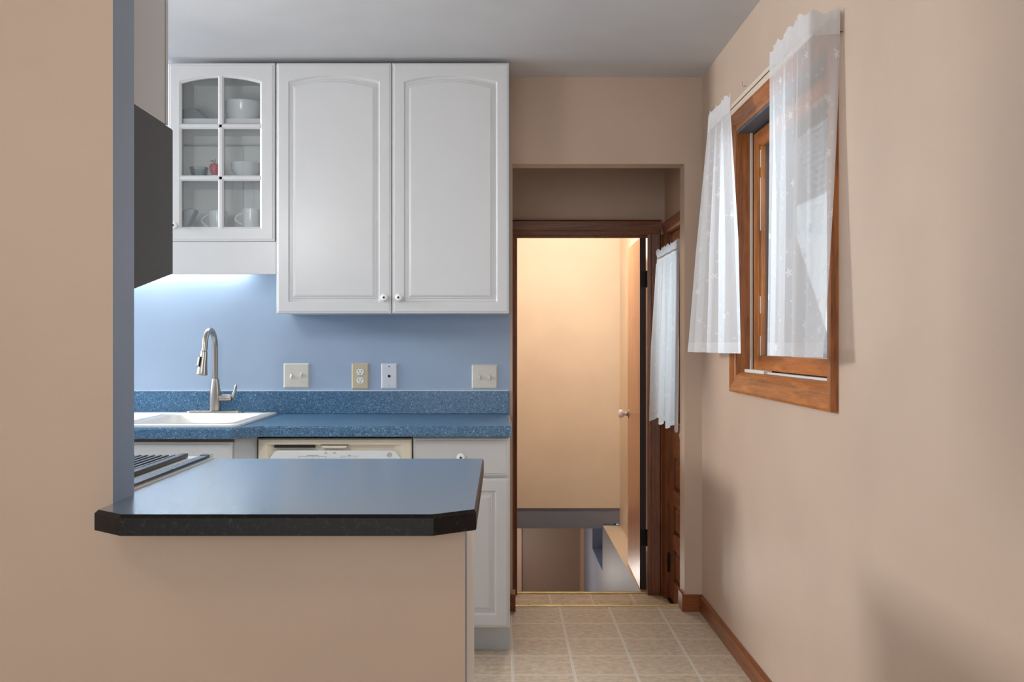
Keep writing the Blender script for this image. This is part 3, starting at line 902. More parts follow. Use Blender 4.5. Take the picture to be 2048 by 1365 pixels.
obj('glazing_bars', bm, M['white'], gdo)
bm = B(); pts = [(ox0, oz0), (ox1, oz0)] + [(ox1 + (ox0 - ox1) * k / n, ozs + (oza - ozs) * (1 - (2 * k / n - 1) ** 2) + 0.002) for k in range(n + 1)]
prism(bm, pts, 'y', YC + 0.0195, YC + 0.0215)
obj('glass_pane', bm, M['glass'], gdo)
knob(gdo, (X(350, YC), YC - 0.0005, Z(452, YC)))

# valance under it
bm = B(); box(bm, -2.2, X(551.5, YC), YC + 0.006, YC + 0.024, Z(548.5, YC), gzb - 0.001)
solo('valance_board', bm, M['white'], 'plain white board below the glass cabinet hiding the light tube', 'valance', bevel=0.001)
bm = B()
box(bm, -1.90, -1.06, 4.56, 4.642, 1.600, gzb - 0.0005)
fx = thing('light_fixture', 'slim fluorescent light under the glass cabinet, behind the white valance', 'light', (-1.48, 4.60, 1.60))
obj('housing', bm, M['enamel'], fx, bevel=0.003)

# things behind the glass
def ring_lathe(prof, c, mat, name, label, cat, group=None, seg=32):
    bm = B(); lathe(bm, prof, c, 'z', seg, close=True)
    return solo(name, bm, mat, label, cat, group, smooth=True)
c = (X(487, 4.46), 4.46, sh1)
ring_lathe([(0.060, 0), (0.064, 0.004), (0.082, 0.045), (0.089, 0.083), (0.093, 0.086), (0.089, 0.087), (0.079, 0.046), (0.060, 0.008), (0.001, 0.006)], (c[0], c[1], c[2] + 0.0005), M['ceramic'], 'mixing_bowl', 'large white mixing bowl on the upper shelf of the glass cabinet', 'bowl')
bm = B(); yc = 4.46
def dish(xa, xb, d, z): return [Vector((x, y, z)) for x, y in rrect(xa, xb, yc - d, yc + d, 0.014, 4)]
zs_ = sh1 + 0.0005
loops(bm, [dish(-1.400, -1.268, 0.075, zs_), dish(-1.400, -1.268, 0.075, zs_ + 0.006), dish(-1.396, -1.276, 0.070, zs_ + 0.007), dish(-1.394, -1.318, 0.060, zs_ + 0.048), dish(-1.390, -1.324, 0.055, zs_ + 0.051)])
solo('baking_dish', bm, M['grey_ware'], 'pale grey baking dish upside down on the upper shelf of the glass cabinet', 'dish', smooth=True)
c = (X(398, 4.43), 4.43, sh2 + 0.0005)
ring_lathe([(0.030, 0), (0.033, 0.003), (0.041, 0.044), (0.0385, 0.044), (0.031, 0.006), (0.001, 0.004)], c, M['glass_ware'], 'dessert_bowl', 'small clear glass bowl beside the red apple in the cabinet', 'bowl')
ap = thing('apple_ornament', 'small red apple ornament on the middle shelf of the glass cabinet', 'ornament', (X(429, 4.395), 4.395, sh2 + 0.0005))
ac = ROOT[ap.name]
bm = B(); lathe(bm, [(0.008, 0.006), (0.013, 0.008), (0.0175, 0.020), (0.0215, 0.034), (0.0215, 0.044), (0.017, 0.053), (0.010, 0.056), (0.005, 0.054)], ac, 'z', 24)
obj('body', bm, M['red'], ap, smooth=True)
bm = B(); lathe(bm, [(0.009, 0), (0.009, 0.004), (0.006, 0.007)], ac, 'z', 20); obj('foot', bm, M['porcelain'], ap)
bm = B(); tube(bm, [ac + Vector((0, 0, 0.053)), ac + Vector((0.002, 0, 0.063)), ac + Vector((0.005, 0, 0.076))], 0.0014, 8); obj('stem', bm, M['hinge'], ap)
bm = B(); tube(bm, [ac + Vector((0.002, 0, 0.062)), ac + Vector((-0.008, -0.003, 0.067)), ac + Vector((-0.020, -0.005, 0.066))], [0.001, 0.0050, 0.0006], 8); obj('leaf', bm, M['grey_ware'], ap)
for k in range(4):
    bm = B(); zk = sh2 + 0.0005 + 0.0075 * k
    lathe(bm, [(0.034, 0), (0.038, 0.002), (0.056, 0.018), (0.066, 0.036), (0.0675, 0.038), (0.0655, 0.0385), (0.0535, 0.0215), (0.036, 0.0065), (0.001, 0.0055)], (X(493, 4.43), 4.43, zk), 'z', 36)
    nm = ['lowest', 'second from the bottom', 'second from the top', 'topmost'][k]
    solo('cereal_bowl', bm, M['ceramic'], f'white bowl, {nm} in the bowl stack behind the glass', 'bowl', 'stacked bowls in the glass cabinet', smooth=True)
def mug(c, ang, label, r=0.040, h=0.084):
    t = thing('mug', label, 'mug', c, 'mugs in the glass cabinet')
    bm = B(); lathe(bm, [(r * 0.86, 0), (r * 0.90, 0.003), (r, h * 0.5), (r, h), (r - 0.003, h), (r - 0.003, h * 0.5), (r * 0.84, 0.006), (0.001, 0.005)], c, 'z', 32)
    obj('cup', bm, M['ceramic'], t, smooth=True)
    bm = B(); d = Vector((math.cos(ang), math.sin(ang), 0)); c = Vector(c)
    pts = [c + d * (r * 0.97 + 0.030 * math.sin(PI * k / 10) ** 0.8) + Vector((0, 0, h * (0.80 - 0.58 * k / 10))) for k in range(11)]
    tube(bm, pts, 0.0042, 8); obj('handle', bm, M['ceramic'], t, smooth=True)
gfl = 1.7335
mug((X(503, 4.42), 4.42, gfl), math.radians(188), 'white mug with handle to the left, right side of the cabinet floor')
mug((X(436, 4.50), 4.50, gfl), math.radians(190), 'white mug half hidden behind the middle glazing bar', 0.042, 0.086)
bm = B()
R = [(X(356, 4.40), gfl + 0.0005), (X(372, 4.40), gfl + 0.0005), (X(392, 4.40), gfl + 0.080), (X(385, 4.40), gfl + 0.088), (X(356, 4.40), gfl + 0.070)]
prism(bm, R, 'y', 4.39, 4.45)
solo('gravy_boat', bm, M['grey_ware'], 'grey slanted serving dish at the lower left of the glass cabinet', 'dish', bevel=0.004)

# ------------------------------------------------------------------ wall plates
def plate(name, px0, px1, py0, py1, mat, label, kind, group=None):
    Y = YB
    a, b_, zt_, zb_ = X(px0, Y), X(px1, Y), Z(py0, Y), Z(py1, Y)
    t = thing(name, label, 'wall plate', ((a + b_) / 2, Y, zb_), group)
    bm = B()
    def rg(i, h): return [Vector((p, Y - h, q)) for p, q in ((a + i, zb_ + i), (b_ - i, zb_ + i), (b_ - i, zt_ - i), (a + i, zt_ - i))]
    loops(bm, [rg(0, 0), rg(0, 0.002), rg(0.005, 0.0062), rg(0.006, 0.0065)])
    obj('cover', bm, mat, t)
    cz = (zt_ + zb_) / 2
    def screw(x, z, m=None, r=0.003):
        bm = B(); lathe(bm, [(r, -0.0062), (r * 0.7, -0.0080)], (x, Y, z), 'y', 10); obj('screw', bm, m or mat, t)
    if kind == 'switch':
        for i, x in enumerate((a + (b_ - a) * 0.30, a + (b_ - a) * 0.70)):
            up = (i == 1) if group is None or 'dim' in group else False
            bm = B(); box(bm, x - 0.005, x + 0.005, Y - 0.0068, Y - 0.006, cz - 0.012, cz + 0.012)
            slot = obj('slot', bm, M['plate_almond'], t)
            s = 1 if (name == 'dimmer_switch_plate' and i == 1) else -1
            bm = B(); rings = []
            for k, (yy, dz, hw, hh) in enumerate(((0.006, 0, 0.0042, 0.0085), (0.012, 0.004 * s, 0.0040, 0.0065), (0.019, 0.009 * s, 0.0034, 0.004))):
                rings.append([Vector((x + q * hw, Y - yy, cz + dz + r_ * hh)) for q, r_ in ((-1, -1), (1, -1), (1, 1), (-1, 1))])
            loops(bm, rings); obj('toggle', bm, M['porcelain'] if name == 'dimmer_switch_plate' else mat, t, bevel=0.0008)
            screw(x, cz + 0.030); screw(x, cz - 0.030)
    elif kind == 'outlet':
        for dz in (0.0195, -0.0195):
            bm = B(); pts = [(0.0165 * math.cos(q), 0.0165 * math.sin(q)) for q in [2 * PI * k / 28 for k in range(28)]]
            pts = [((a + b_) / 2 + p_, cz + dz + max(-0.0135, min(0.0135, q_))) for p_, q_ in pts]
            prism(bm, pts, 'y', Y - 0.0055, Y - 0.0085); rc = obj('receptacle', bm, M['porcelain'], t)
            x = (a + b_) / 2; z = cz + dz
            bm = B(); box(bm, x - 0.0080, x - 0.0056, Y - 0.0088, Y - 0.008, z - 0.001, z + 0.009); box(bm, x + 0.0052, x + 0.0076, Y - 0.0088, Y - 0.008, z, z + 0.008)
            lathe(bm, [(0.0028, -0.008), (0.0028, -0.0088)], (x, Y, z - 0.007), 'y', 12)
            obj('slots', bm, M['dark'], rc)
        screw((a + b_) / 2, cz, M['brass'], 0.0022)
    else:
        x = (a + b_) / 2
        bm = B(); lathe(bm, [(0.0065, -0.0060), (0.0065, -0.0085), (0.0045, -0.0088)], (x, Y, cz), 'y', 14); jk = obj('jack', bm, M['dark'], t)
        screw(x, cz + 0.044, M['dark'], 0.003); screw(x, cz - 0.044, M['ink'], 0.0022)
    return t
plate('dimmer_switch_plate', 567.5, 619, 727, 776.5, M['plate_ivory'], 'ivory double switch plate with white toggles, nearest the faucet', 'switch')
plate('outlet_plate', 703.5, 738, 726.5, 779, M['plate_almond'], 'almond wall plate with two white power sockets', 'outlet')
plate('jack_plate', 762.5, 794.5, 727.5, 778, M['plate_white'], 'white wall plate with a single black jack', 'jack')
plate('switch_plate', 943.5, 995, 729.5, 778, M['plate_ivory'], 'ivory double switch plate near the doorway, both toggles down', 'switch')

# ------------------------------------------------------------------ back countertop
ZT = 0.909; TH = 0.041; YF, YFS = 3.93, 3.838
outer = [(-2.59, YB), (0.0405, YB), (0.0405, YF), (-0.924, YF), (-1.022, YFS), (-2.59, YFS)]
hole = rrect(-1.87, -1.045, 3.925, 4.565, 0.05, 5)
ct = thing('countertop', 'long speckled blue laminate countertop with backsplash along the back wall', 'countertop', (-1.27, 4.3, ZT - TH))
bm = B(); bv = 0.006
inner = [(-2.59, YB), (0.0405 - bv, YB), (0.0405 - bv, YF + bv), (-0.9265, YF + bv), (-1.0245, YFS + bv), (-2.59, YFS + bv)]
L = plate_with_holes(bm, inner, [hole], ZT)
r1 = skirt(bm, L[0], [(p[0], p[1], ZT - bv) for p in outer])
r2 = skirt(bm, r1, [(p[0], p[1], ZT - TH) for p in outer])
h1 = skirt(bm, L[1], [(p[0], p[1], ZT - TH) for p in hole])
obj('worktop', bm, M['laminate'], ct)
bm = B(); box(bm, -2.59, 0.035, YB - 0.020, YB - 0.0003, ZT + 0.0004, Z(783, YB - 0.02))
bs = obj('backsplash', bm, M['laminate'], ct, bevel=0.0015)
bm = B(); zz = Z(783, YB - 0.02); box(bm, -2.59, 0.036, YB - 0.012, YB - 0.0003, zz + 0.0004, zz + 0.004); obj('caulk', bm, M['caulk'], bs)
bm = B(); box(bm, 0.0406, 0.0418, 3.98, 4.20, ZT - 0.030, ZT - 0.002); obj('edge_chip', bm, M['strip'], ct)

# sink
sk = thing('kitchen_sink', 'white double-bowl drop-in sink in the blue back countertop', 'sink', (-1.45, 4.24, ZT))
o1 = rrect(-1.90, -1.012, 3.885, 4.602, 0.045, 6); o2 = rrect(-1.892, -1.020, 3.893, 4.594, 0.04, 6)
b1 = rrect(-1.455, -1.055, 3.940, 4.475, 0.05, 6); b2 = rrect(-1.855, -1.49, 3.940, 4.475, 0.05, 6)
bm = B(); zt2 = ZT + 0.011
L = plate_with_holes(bm, o2, [b1, b2], zt2)
k1 = skirt(bm, L[0], [(p[0], p[1], ZT + 0.008) for p in o1]); skirt(bm, k1, [(p[0], p[1], ZT + 0.0006) for p in o1])
def shrink(lp, d, z):
    cx = sum(p[0] for p in lp) / len(lp); cy = sum(p[1] for p in lp) / len(lp)
    return [(p[0] + (cx - p[0]) * d, p[1] + (cy - p[1]) * d, z) for p in lp]
for hl, lp in ((L[1], b1), (L[2], b2)):
    a1 = skirt(bm, hl, shrink(lp, 0.03, zt2 - 0.006)); a2 = skirt(bm, a1, shrink(lp, 0.08, zt2 - 0.14)); a3 = skirt(bm, a2, shrink(lp, 0.2, zt2 - 0.165))
    bm.faces.new(a3)
obj('basin', bm, M['enamel'], sk, smooth=True, angle=50)
bm = B(); lathe(bm, [(0.016, 0), (0.016, 0.002), (0.011, 0.0035), (0.001, 0.0035)], (-1.075, 4.545, zt2), 'z', 20)
obj('hole_cover', bm, M['chrome'], sk, smooth=True)

# faucet
fc = thing('faucet', 'brushed nickel pull-down faucet standing on the white sink', 'faucet', (-1.286, 4.545, zt2 + 0.0004))
fb = ROOT[fc.name].copy()
bm = B()
def stad(hw, hd, z): return [Vector((fb.x + p, fb.y + q, fb.z + z)) for p, q in rrect(-hw, hw, -hd, hd, hd * 0.98, 8)]
loops(bm, [stad(0.130, 0.028, 0), stad(0.130, 0.028, 0.004), stad(0.126, 0.025, 0.008), stad(0.120, 0.022, 0.0095)])
obj('deck_plate', bm, M['steel'], fc, smooth=True, angle=50)
bm = B(); lathe(bm, [(0.026, 0.0096), (0.0262, 0.020), (0.0262, 0.060), (0.0235, 0.100), (0.0185, 0.135), (0.0160, 0.150), (0.0150, 0.151)], fb, 'z', 32)
obj('body', bm, M['steel'], fc, smooth=True)
pts = []; R_ = 0.078
zs = fb.z + 0.150
ztop = 1.303 - 0.0125 - R_
d = Vector((-0.01, -0.998, 0))
pts.append(Vector((fb.x, fb.y, zs - 0.005))); pts.append(Vector((fb.x, fb.y, (zs + ztop) / 2)))
for k in range(25):
    t = PI * 1.0 * k / 24
    pts.append(Vector((fb.x, fb.y, ztop)) + d * (R_ - R_ * math.cos(t)) + Vector((0, 0, R_ * math.sin(t))))
e = pts[-1]; pts.append(e + Vector((-0.0015, -0.004, -0.016)))
bm = B(); tube(bm, pts, 0.0128, 20); obj('spout', bm, M['steel'], fc, smooth=True)
e = pts[-1]
ax = Vector((-0.075, -0.10, -1)).normalized()
q = Vector((0, 0, -1)).rotation_difference(ax)
bm = B(); lathe(bm, [(0.0135, 0.0), (0.0150, -0.001), (0.0155, -0.010), (0.0205, -0.070), (0.0245, -0.096), (0.0245, -0.101), (0.020, -0.104), (0.001, -0.103)], (0, 0, 0), 'z', 28)
bmesh.ops.rotate(bm, verts=bm.verts, cent=(0, 0, 0), matrix=q.to_matrix()); bmesh.ops.translate(bm, verts=bm.verts, vec=e)
sp = obj('spray_head', bm, M['steel'], fc, smooth=True)
bm = B(); box(bm, -0.0085, 0.0060, -0.0240, -0.0150, -0.070, -0.026)
bmesh.ops.rotate(bm, verts=bm.verts, cent=(0, 0, 0), matrix=Matrix.Rotation(math.radians(-28), 3, 'Z') @ Matrix.Rotation(math.radians(-5), 3, 'X'))
bmesh.ops.rotate(bm, verts=bm.verts, cent=(0, 0, 0), matrix=q.to_matrix()); bmesh.ops.translate(bm, verts=bm.verts, vec=e)
obj('spray_button', bm, M['black'], sp, bevel=0.002)
bm = B(); lathe(bm, [(0.016, 0.018), (0.0175, 0.024), (0.0175, 0.066), (0.015, 0.074), (0.006, 0.077)], (fb.x, fb.y, fb.z + 0.066), 'x', 24)
hd = obj('handle', bm, M['steel'], fc, smooth=True)
bm = B(); hz = fb.z + 0.066
tube(bm, [(fb.x + 0.060, fb.y, hz), (fb.x + 0.078, fb.y, hz + 0.006), (fb.x + 0.088, fb.y - 0.002, hz + 0.028), (fb.x + 0.094, fb.y - 0.004, hz + 0.052), (fb.x + 0.096, fb.y - 0.005, hz + 0.060)], [0.010, 0.009, 0.0065, 0.0058, 0.003], 14)
obj('lever', bm, M['steel'], hd, smooth=True)

# ------------------------------------------------------------------ base cabinets under the back countertop
YBF = 3.965
bx0, bx1 = X(827, YBF), X(1018, YBF)
bc = thing('base_cabinet', 'white base cabinet with drawer and raised-panel door at the end of the counter', 'cabinet', ((bx0 + bx1) / 2, 4.3, 0))
bm = B(); box(bm, bx0 - 0.004, bx1 + 0.004, YBF + 0.020, YB, 0.11, ZT - TH - 0.0005)
obj('body', bm, M['white_box'], bc)
bm = B(); box(bm, bx0 - 0.004, bx1 + 0.003, 4.062, YB - 0.002, 0.0, 0.1095); obj('toe_kick', bm, M['toe'], bc)
bm = B(); box(bm, bx0 - 0.003, bx1 + 0.003, YBF + 0.012, YBF + 0.0198, Z(876, YBF) + 0.001, ZT - TH - 0.0008); obj('brown_strip', bm, M['gap'], bc)
dw = obj('drawer', slab_front(bx0, bx1, Z(952.5, YBF), Z(877, YBF), YBF), M['white'], bc)
knob(dw, (X(922, YBF), YBF - 0.0005, Z(914.5, YBF)))
dd = obj('door', door_bm(bx0, bx1, Z(1256, YBF), Z(958, YBF), YBF, rise=0.0, top=0.047, side=0.050, bot=0.049), M['white'], bc)
knob(dd, (bx0 + 0.028, YBF - 0.0005, Z(990, YBF)))

dx0, dx1 = X(515, YBF), X(825, YBF)
di = thing('dishwasher', 'bisque dishwasher with white control panel between the base cabinets', 'dishwasher', ((dx0 + dx1) / 2, 4.25, 0))
bm = B(); box(bm, dx0 + 0.004, dx1 - 0.004, YBF + 0.035, YB - 0.03, 0.0, ZT - TH - 0.006); obj('tub', bm, M['black_gap'], di)
dzt = Z(877.5, YBF)
bm = B(); box(bm, dx0 + 0.003, dx1 - 0.003, YBF - 0.004, YBF + 0.034, 0.11, 0.70); obj('door', bm, M['bisque'], di, bevel=0.004)
# control fascia, hollowed above the panel
bm = B()
xa, xb = dx0 + 0.003, dx1 - 0.003; zA, zB = 0.7015, dzt
def q(px): return X(px, YBF)
def zq(py): return Z(py, YBF)
# frame face with a scooped hand recess
rings = [[Vector((xa, YBF + 0.034, zA)), Vector((xb, YBF + 0.034, zA)), Vector((xb, YBF + 0.034, zB)), Vector((xa, YBF + 0.034, zB))],
         [Vector((xa, YBF - 0.002, zA)), Vector((xb, YBF - 0.002, zA)), Vector((xb, YBF + 0.002, zB)), Vector((xa, YBF + 0.002, zB))],
         [Vector((xa + 0.004, YBF - 0.006, zA + 0.004)), Vector((xb - 0.004, YBF - 0.006, zA + 0.004)), Vector((xb - 0.004, YBF - 0.004, zB - 0.005)), Vector((xa + 0.004, YBF - 0.004, zB - 0.005))],
         [Vector((q(540), YBF - 0.006, zA + 0.02)), Vector((q(804), YBF - 0.006, zA + 0.02)), Vector((q(806), YBF - 0.006, zq(889.5))), Vector((q(534), YBF - 0.006, zq(889.5)))],
         [Vector((q(546), YBF + 0.012, zA + 0.03)), Vector((q(790), YBF + 0.012, zA + 0.03)), Vector((q(784), YBF + 0.012, zq(891.5))), Vector((q(552), YBF + 0.012, zq(891.5)))]]
loops(bm, rings)
fa = obj('fascia', bm, M['bisque'], di, smooth=True, angle=25)
bm = B()
pl = [(q(530), zq(940)), (q(540), zq(917)), (q(549), zq(904)), (q(556), zq(901.3)), (q(786), zq(901.3)), (q(793), zq(904)), (q(801), zq(917)), (q(806), zq(940)), (q(806), 0.72), (q(530), 0.72)]
prism(bm, pl, 'y', YBF + 0.010, YBF - 0.009)
cp = obj('control_panel', bm, M['panel'], di, bevel=0.002)
bm = B(); box(bm, q(549), q(629.5), YBF - 0.004, YBF + 0.0115, zq(895.8), zq(890.8)); obj('vent_slot', bm, M['dark'], fa)
bm = B()
prism(bm, [(q(643), zq(891.2)), (q(696), zq(891.2)), (q(692), zq(896.2)), (q(648), zq(896.2))], 'y', YBF - 0.012, YBF + 0.0115)
obj('latch', bm, M['bisque'], fa)
bm = B(); box(bm, q(642), q(697), YBF - 0.0105, YBF + 0.0113, zq(891.0), zq(890.2)); obj('latch_gap', bm, M['dark'], fa)
bm = B()
yf = YBF - 0.0092
def dash(px0, px1, py, h=0.0011): box(bm, q(px0), q(px1), yf - 0.0003, yf + 0.0006, zq(py) - h / 2, zq(py) + h / 2)
for px in (600, 613, 626, 639, 652, 669, 682.5, 686.5, 690.5, 699, 712): lathe(bm, [(0.0014, 0.0006), (0.0014, -0.0004)], (q(px), yf, zq(915.5)), 'y', 8)
for px in (652.5, 669.5): lathe(bm, [(0.0016, 0.0006), (0.0016, -0.0004)], (q(px), yf, zq(904.5)), 'y', 8)
for px in (600, 613, 626, 639, 652, 669, 686, 699, 712): dash(px - 3, px + 3, 918.6, 0.0018)
for px in (652.5, 669.5): dash(px - 3.5, px + 3.5, 906.6, 0.0014)
dash(615, 638, 911.2, 0.0016); dash(697, 702, 911.0, 0.0016); dash(597, 655, 912.8, 0.0006); dash(681, 719, 912.5, 0.0006)
obj('button_marks', bm, M['ink'], cp)
bm = B(); cxl, czl = q(779.5), zq(910)
for k in range(1):
    n_ = 28
    ro, ri = 0.0088, 0.0076
    rings = [[Vector((cxl + r * math.cos(2 * PI * i / n_), yf - h_, czl + r * math.sin(2 * PI * i / n_))) for i in range(n_)] for r, h_ in ((ro, -0.0006), (ro, 0.0004), (ri, 0.0004), (ri, -0.0006))]
    loops(bm, rings, False, False)
# monogram strokes
def stroke(pts): tube(bm, [(cxl + a_, yf - 0.0001, czl + b_) for a_, b_ in pts], 0.00055, 6)
stroke([(-0.0008, 0.0032), (-0.0026, 0.0040), (-0.0048, 0.0020), (-0.0052, -0.0010), (-0.0036, -0.0034), (-0.0014, -0.0030), (-0.0008, -0.0008), (-0.0030, -0.0006)])
stroke([(0.0048, 0.0030), (0.0030, 0.0040), (0.0012, 0.0024), (0.0026, 0.0006), (0.0038, 0.0004), (0.0022, 0.0002), (0.0008, -0.0018), (0.0026, -0.0036), (0.0050, -0.0022)])
obj('logo', bm, M['ink'], cp)

# sink base cabinet, stepped forward with an angled return
YSF = 3.872
sx1 = X(465, YSF)
sb = thing('sink_cabinet', 'white base cabinet with angled grey side panel below the sink', 'cabinet', (-1.8, 4.2, 0))
bm = B(); prism(bm, [(-2.59, YSF + 0.020), (sx1 + 0.003, YSF + 0.020), (dx0 - 0.003, YBF + 0.006), (dx0 - 0.003, YB - 0.001), (dx0 - 0.005, YB), (-2.59, YB)], 'z', 0.11, 0.70)
prism(bm, [(-2.59, YSF + 0.020), (sx1 + 0.003, YSF + 0.020), (dx0 - 0.003, YBF + 0.006), (dx0 - 0.003, YBF + 0.03), (sx1, YSF + 0.045), (-2.59, YSF + 0.045)], 'z', 0.7005, ZT - TH - 0.0005)
obj('body', bm, M['toe'], sb)
bm = B(); box(bm, -2.59, sx1 + 0.002, YSF + 0.010, YSF + 0.0198, zq(881), ZT - TH - 0.0008); obj('brown_strip', bm, M['gap'], sb)
bm = B(); box(bm, -2.59, dx0 - 0.01, 4.05, YB - 0.002, 0, 0.1095); obj('toe_kick', bm, M['toe'], sb)
obj('drawer_front', slab_front(sx1 - 0.80, sx1 - 0.002, 0.70, Z(884.5, YSF), YSF), M['white'], sb)
d1 = obj('door', door_bm(sx1 - 0.40, sx1 - 0.002, 0.115, 0.695, YSF, rise=0, top=0.047), M['white'], sb)
d2 = obj('door', door_bm(sx1 - 0.80, sx1 - 0.404, 0.115, 0.695, YSF, rise=0, top=0.047), M['white'], sb)

# ------------------------------------------------------------------ peninsula
pc = thing('peninsula_countertop', 'blue grey laminate peninsula countertop with speckled edge painted black for shade, in the foreground', 'countertop', (-0.43, 2.35, ZT - TH))
PX1 = -0.0480
outer = [(-0.785, YL), (-0.785, 1.950), (-0.716, 1.893), (-0.127, 1.893), (PX1, 1.955), (PX1, 2.82), (-0.8015, 2.82), (-0.8015, YL2 + 0.001), (-0.7795, YL2 + 0.001), (-0.7795, YL)]
def inset_poly(poly, d, skip=()):
    n = len(poly); out = []
    for i in range(n):
        p0, p, p1 = Vector(poly[i - 1]), Vector(poly[i]), Vector(poly[(i + 1) % n])
        e0, e1 = (p - p0).normalized(), (p1 - p).normalized()
        n0, n1 = Vector((-e0.y, e0.x)), Vector((-e1.y, e1.x))
        m = (n0 + n1); m = m / max(0.3, m.dot(n0))
        out.append((p.x + m.x * d, p.y + m.y * d))
    return out
bm = B(); bv = 0.0065
front = list(range(0, 6))
ins = inset_poly(outer, bv)
inner = [ins[i] if i in (1, 2, 3, 4, 5) else outer[i] for i in range(len(outer))]
inner[0] = (outer[0][0] + bv, outer[0][1]); inner[5] = (outer[5][0] - 0.003, outer[5][1])
inner[4] = (outer[4][0] - 0.004, ins[4][1])
A = [bm.verts.new((p[0], p[1], ZT)) for p in inner]
bm.faces.new(A)
Bq = [bm.verts.new((p[0], p[1], ZT - TH)) for p in inner]
bm.faces.new(Bq[::-1])
obj('worktop', bm, M['laminate_top'], pc)
bm = B()
# edge band: bevel, face, underside lip
path_o, path_i = outer[0:6] + outer[6:7], inner[0:6] + inner[6:7]
rings = []
for po, pi in zip(path_o, path_i):
    rings.append([Vector((pi[0], pi[1], ZT)), Vector((po[0], po[1], ZT - bv)), Vector((po[0], po[1], ZT - TH + 0.002)), Vector((pi[0], pi[1], ZT - TH))])
Rv = [[bm.verts.new(p) for p in r] for r in rings]
for a_, b_ in zip(Rv, Rv[1:]):
    for k in range(3): bm.faces.new((a_[k], b_[k], b_[k + 1], a_[k + 1]))
bm.faces.new(Rv[0]); bm.faces.new(Rv[-1])
tag(obj('edge_band', bm, M['charcoal'], pc), 'speckled edge painted black for shade')

pb = thing('peninsula_cabinet', 'white base cabinet behind the tan half wall, under the peninsula', 'cabinet', (-0.44, 2.45, 0))
bm = B(); box(bm, -0.8005, -0.0735, YL2 + 0.001, 2.77, 0.0, ZT - TH - 0.0008); obj('body', bm, M['white_box'], pb)
for (a_, b_) in ((-0.80, -0.442), (-0.438, -0.078)): obj('door', door_bm(a_, b_, 0.115, 0.70, 2.79, rise=0, top=0.047, s=1), M['white'], pb)
obj('drawer_front', slab_front(-0.80, -0.078, 0.71, 0.855, 2.79, s=1), M['white'], pb)

# ------------------------------------------------------------------ range with grill grate
rg_ = thing('kitchen_range', 'white range with black grill grate left of the peninsula countertop', 'range', (-1.19, 2.5, 0))
bm = B(); box(bm, -1.57, -0.8075, YL2 + 0.001, 2.815, 0, 0.902); obj('body', bm, M['enamel'], rg_, bevel=0.003)
bm = B(); box(bm, -1.575, -0.8030, YL2 + 0.01, 2.835, 0.9025, 0.914); top = obj('cooktop', bm, M['enamel'], rg_, bevel=0.003)
bm = B(); box(bm, -1.50, -0.8725, 2.20, 2.79, 0.9142, 0.9150); obj('grill_well', bm, M['grey_ware'], top)
bm = B()
box(bm, -0.886, -0.867, 2.19, 2.80, 0.9151, 0.9265)
box(bm, -1.50, -0.884, 2.19, 2.205, 0.9151, 0.9215)
n_ = 30
for k in range(n_):
    x = -0.906 - 0.0190 * k
    prism(bm, [(x - 0.0055, 0.9151), (x + 0.0055, 0.9151), (x + 0.0045, 0.9225), (x - 0.0045, 0.9225)], 'y', 2.205, 2.80)
obj('grill_grate', bm, M['black'], rg_, bevel=0.0015)
bm = B(); box(bm, -0.834, -0.8095, YL2 + 0.012, 2.800, 0.9142, 0.9205); obj('side_strip', bm, M['black_gloss'], rg_, bevel=0.001)
bm = B(); box(bm, -0.836, -0.8075, 2.8005, 2.838, 0.9142, 0.9220); obj('trim_cap', bm, M['chrome'], rg_, bevel=0.001)
bm = B(); lathe(bm, [(0.004, 0.9202), (0.0035, 0.9215)], (-0.8155, 2.50, 0.0005), 'z', 10); obj('screw', bm, M['chrome'], rg_)
bm = B(); box(bm, -0.8093, -0.8035, YL2 + 0.012, 2.80, 0.9142, 0.9160); obj('trim_rail', bm, M['chrome'], rg_)

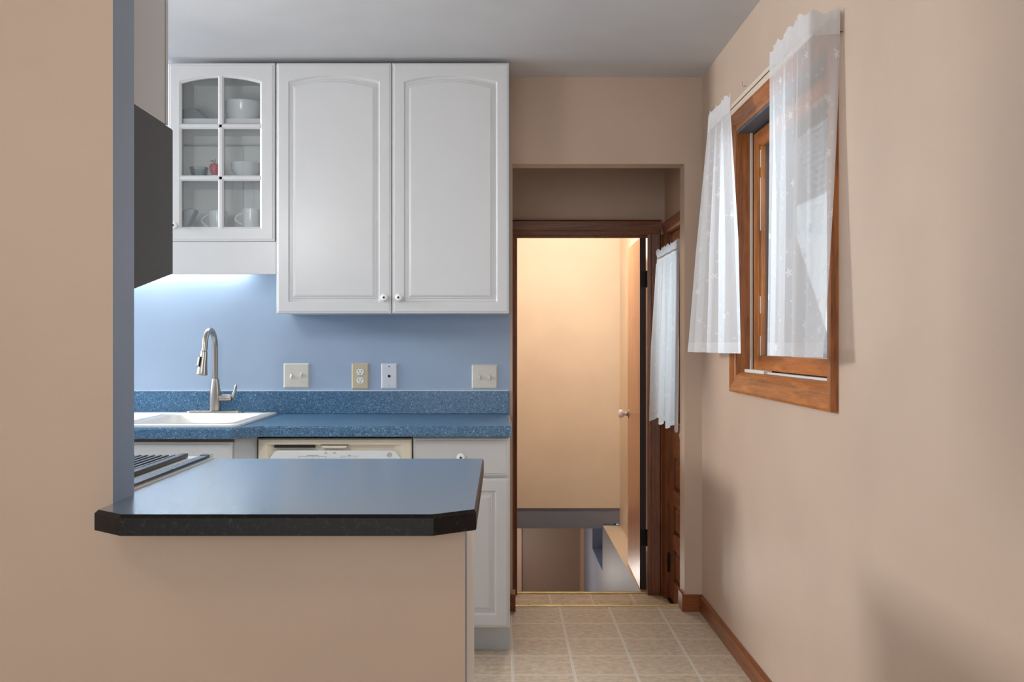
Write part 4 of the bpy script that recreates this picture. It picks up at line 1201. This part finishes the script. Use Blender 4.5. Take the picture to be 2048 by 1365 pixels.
# hood and the cabinet above it
HX = -0.820
hz_t = Z(259.5, 2.525); hzb0, hzb1 = 1.331, Z(548, 2.525)
bm = B(); prism(bm, [(YL2 + 0.001, hzb0), (2.525, hzb1), (2.525, hz_t - 0.002), (2.515, hz_t), (YL2 + 0.001, hz_t)], 'x', -1.575, HX)
hd = thing('range_hood', 'charcoal range hood over the range, seen from its side', 'range hood', (-1.2, 2.33, hzb0))
obj('shell', bm, M['hood'], hd, bevel=0.002)
bm = B(); box(bm, -1.50, -0.90, 2.5252, 2.528, 1.46, 1.70); obj('front_panel', bm, M['black_gloss'], hd)
hc = thing('hood_cabinet', 'white wall cabinet above the charcoal range hood, cut by the picture top', 'cabinet', (-1.2, 2.3, hz_t + 0.0015))
bm = B(); box(bm, -1.575, HX - 0.001, YL2 + 0.001, 2.468, hz_t + 0.0015, 2.44); obj('body', bm, M['shell'], hc, bevel=0.001)
for (a_, b_) in ((-1.575, -1.2), (-1.196, HX)): obj('door', door_bm(a_, b_, hz_t + 0.004, 2.44, 2.492, th=0.021, s=1), M['white'], hc)

kc = thing('corner_cabinet', 'white two-door wall cabinet beyond the range hood, mirrored faintly in the glass door', 'cabinet', (-2.1, 2.3, 1.37))
bm = B(); box(bm, -2.62, -1.5775, YL2 + 0.001, 2.468, 1.37, 2.44); obj('body', bm, M['shell'], kc, bevel=0.001)
for (a_, b_) in ((-2.62, -2.102), (-2.098, -1.5785)): obj('door', door_bm(a_, b_, 1.374, 2.44, 2.492, th=0.021, s=1), M['white'], kc)

# ------------------------------------------------------------------ outside: neighbour's house
nh = thing('neighbour_house', 'pale sided house seen through the right window', 'house', (3.3, 8.0, -0.6))
bm = B(); box(bm, 3.2, 3.4, -2.0, 16.0, -0.6, 5.5); obj('wall', bm, M['siding'], nh)
bm = B()
for k in range(14): box(bm, 3.17, 3.19, 9.6, 10.8, 2.55 + k * 0.07, 2.592 + k * 0.07)
box(bm, 3.192, 3.1995, 9.55, 10.85, 2.48, 3.58)
obj('window', bm, M['blind'], nh)
bm = B(); box(bm, 1.064, 12, -6, 20, -0.7, -0.6)
struct('floor_outside', bm, M['concrete'], 'ground outside the window')
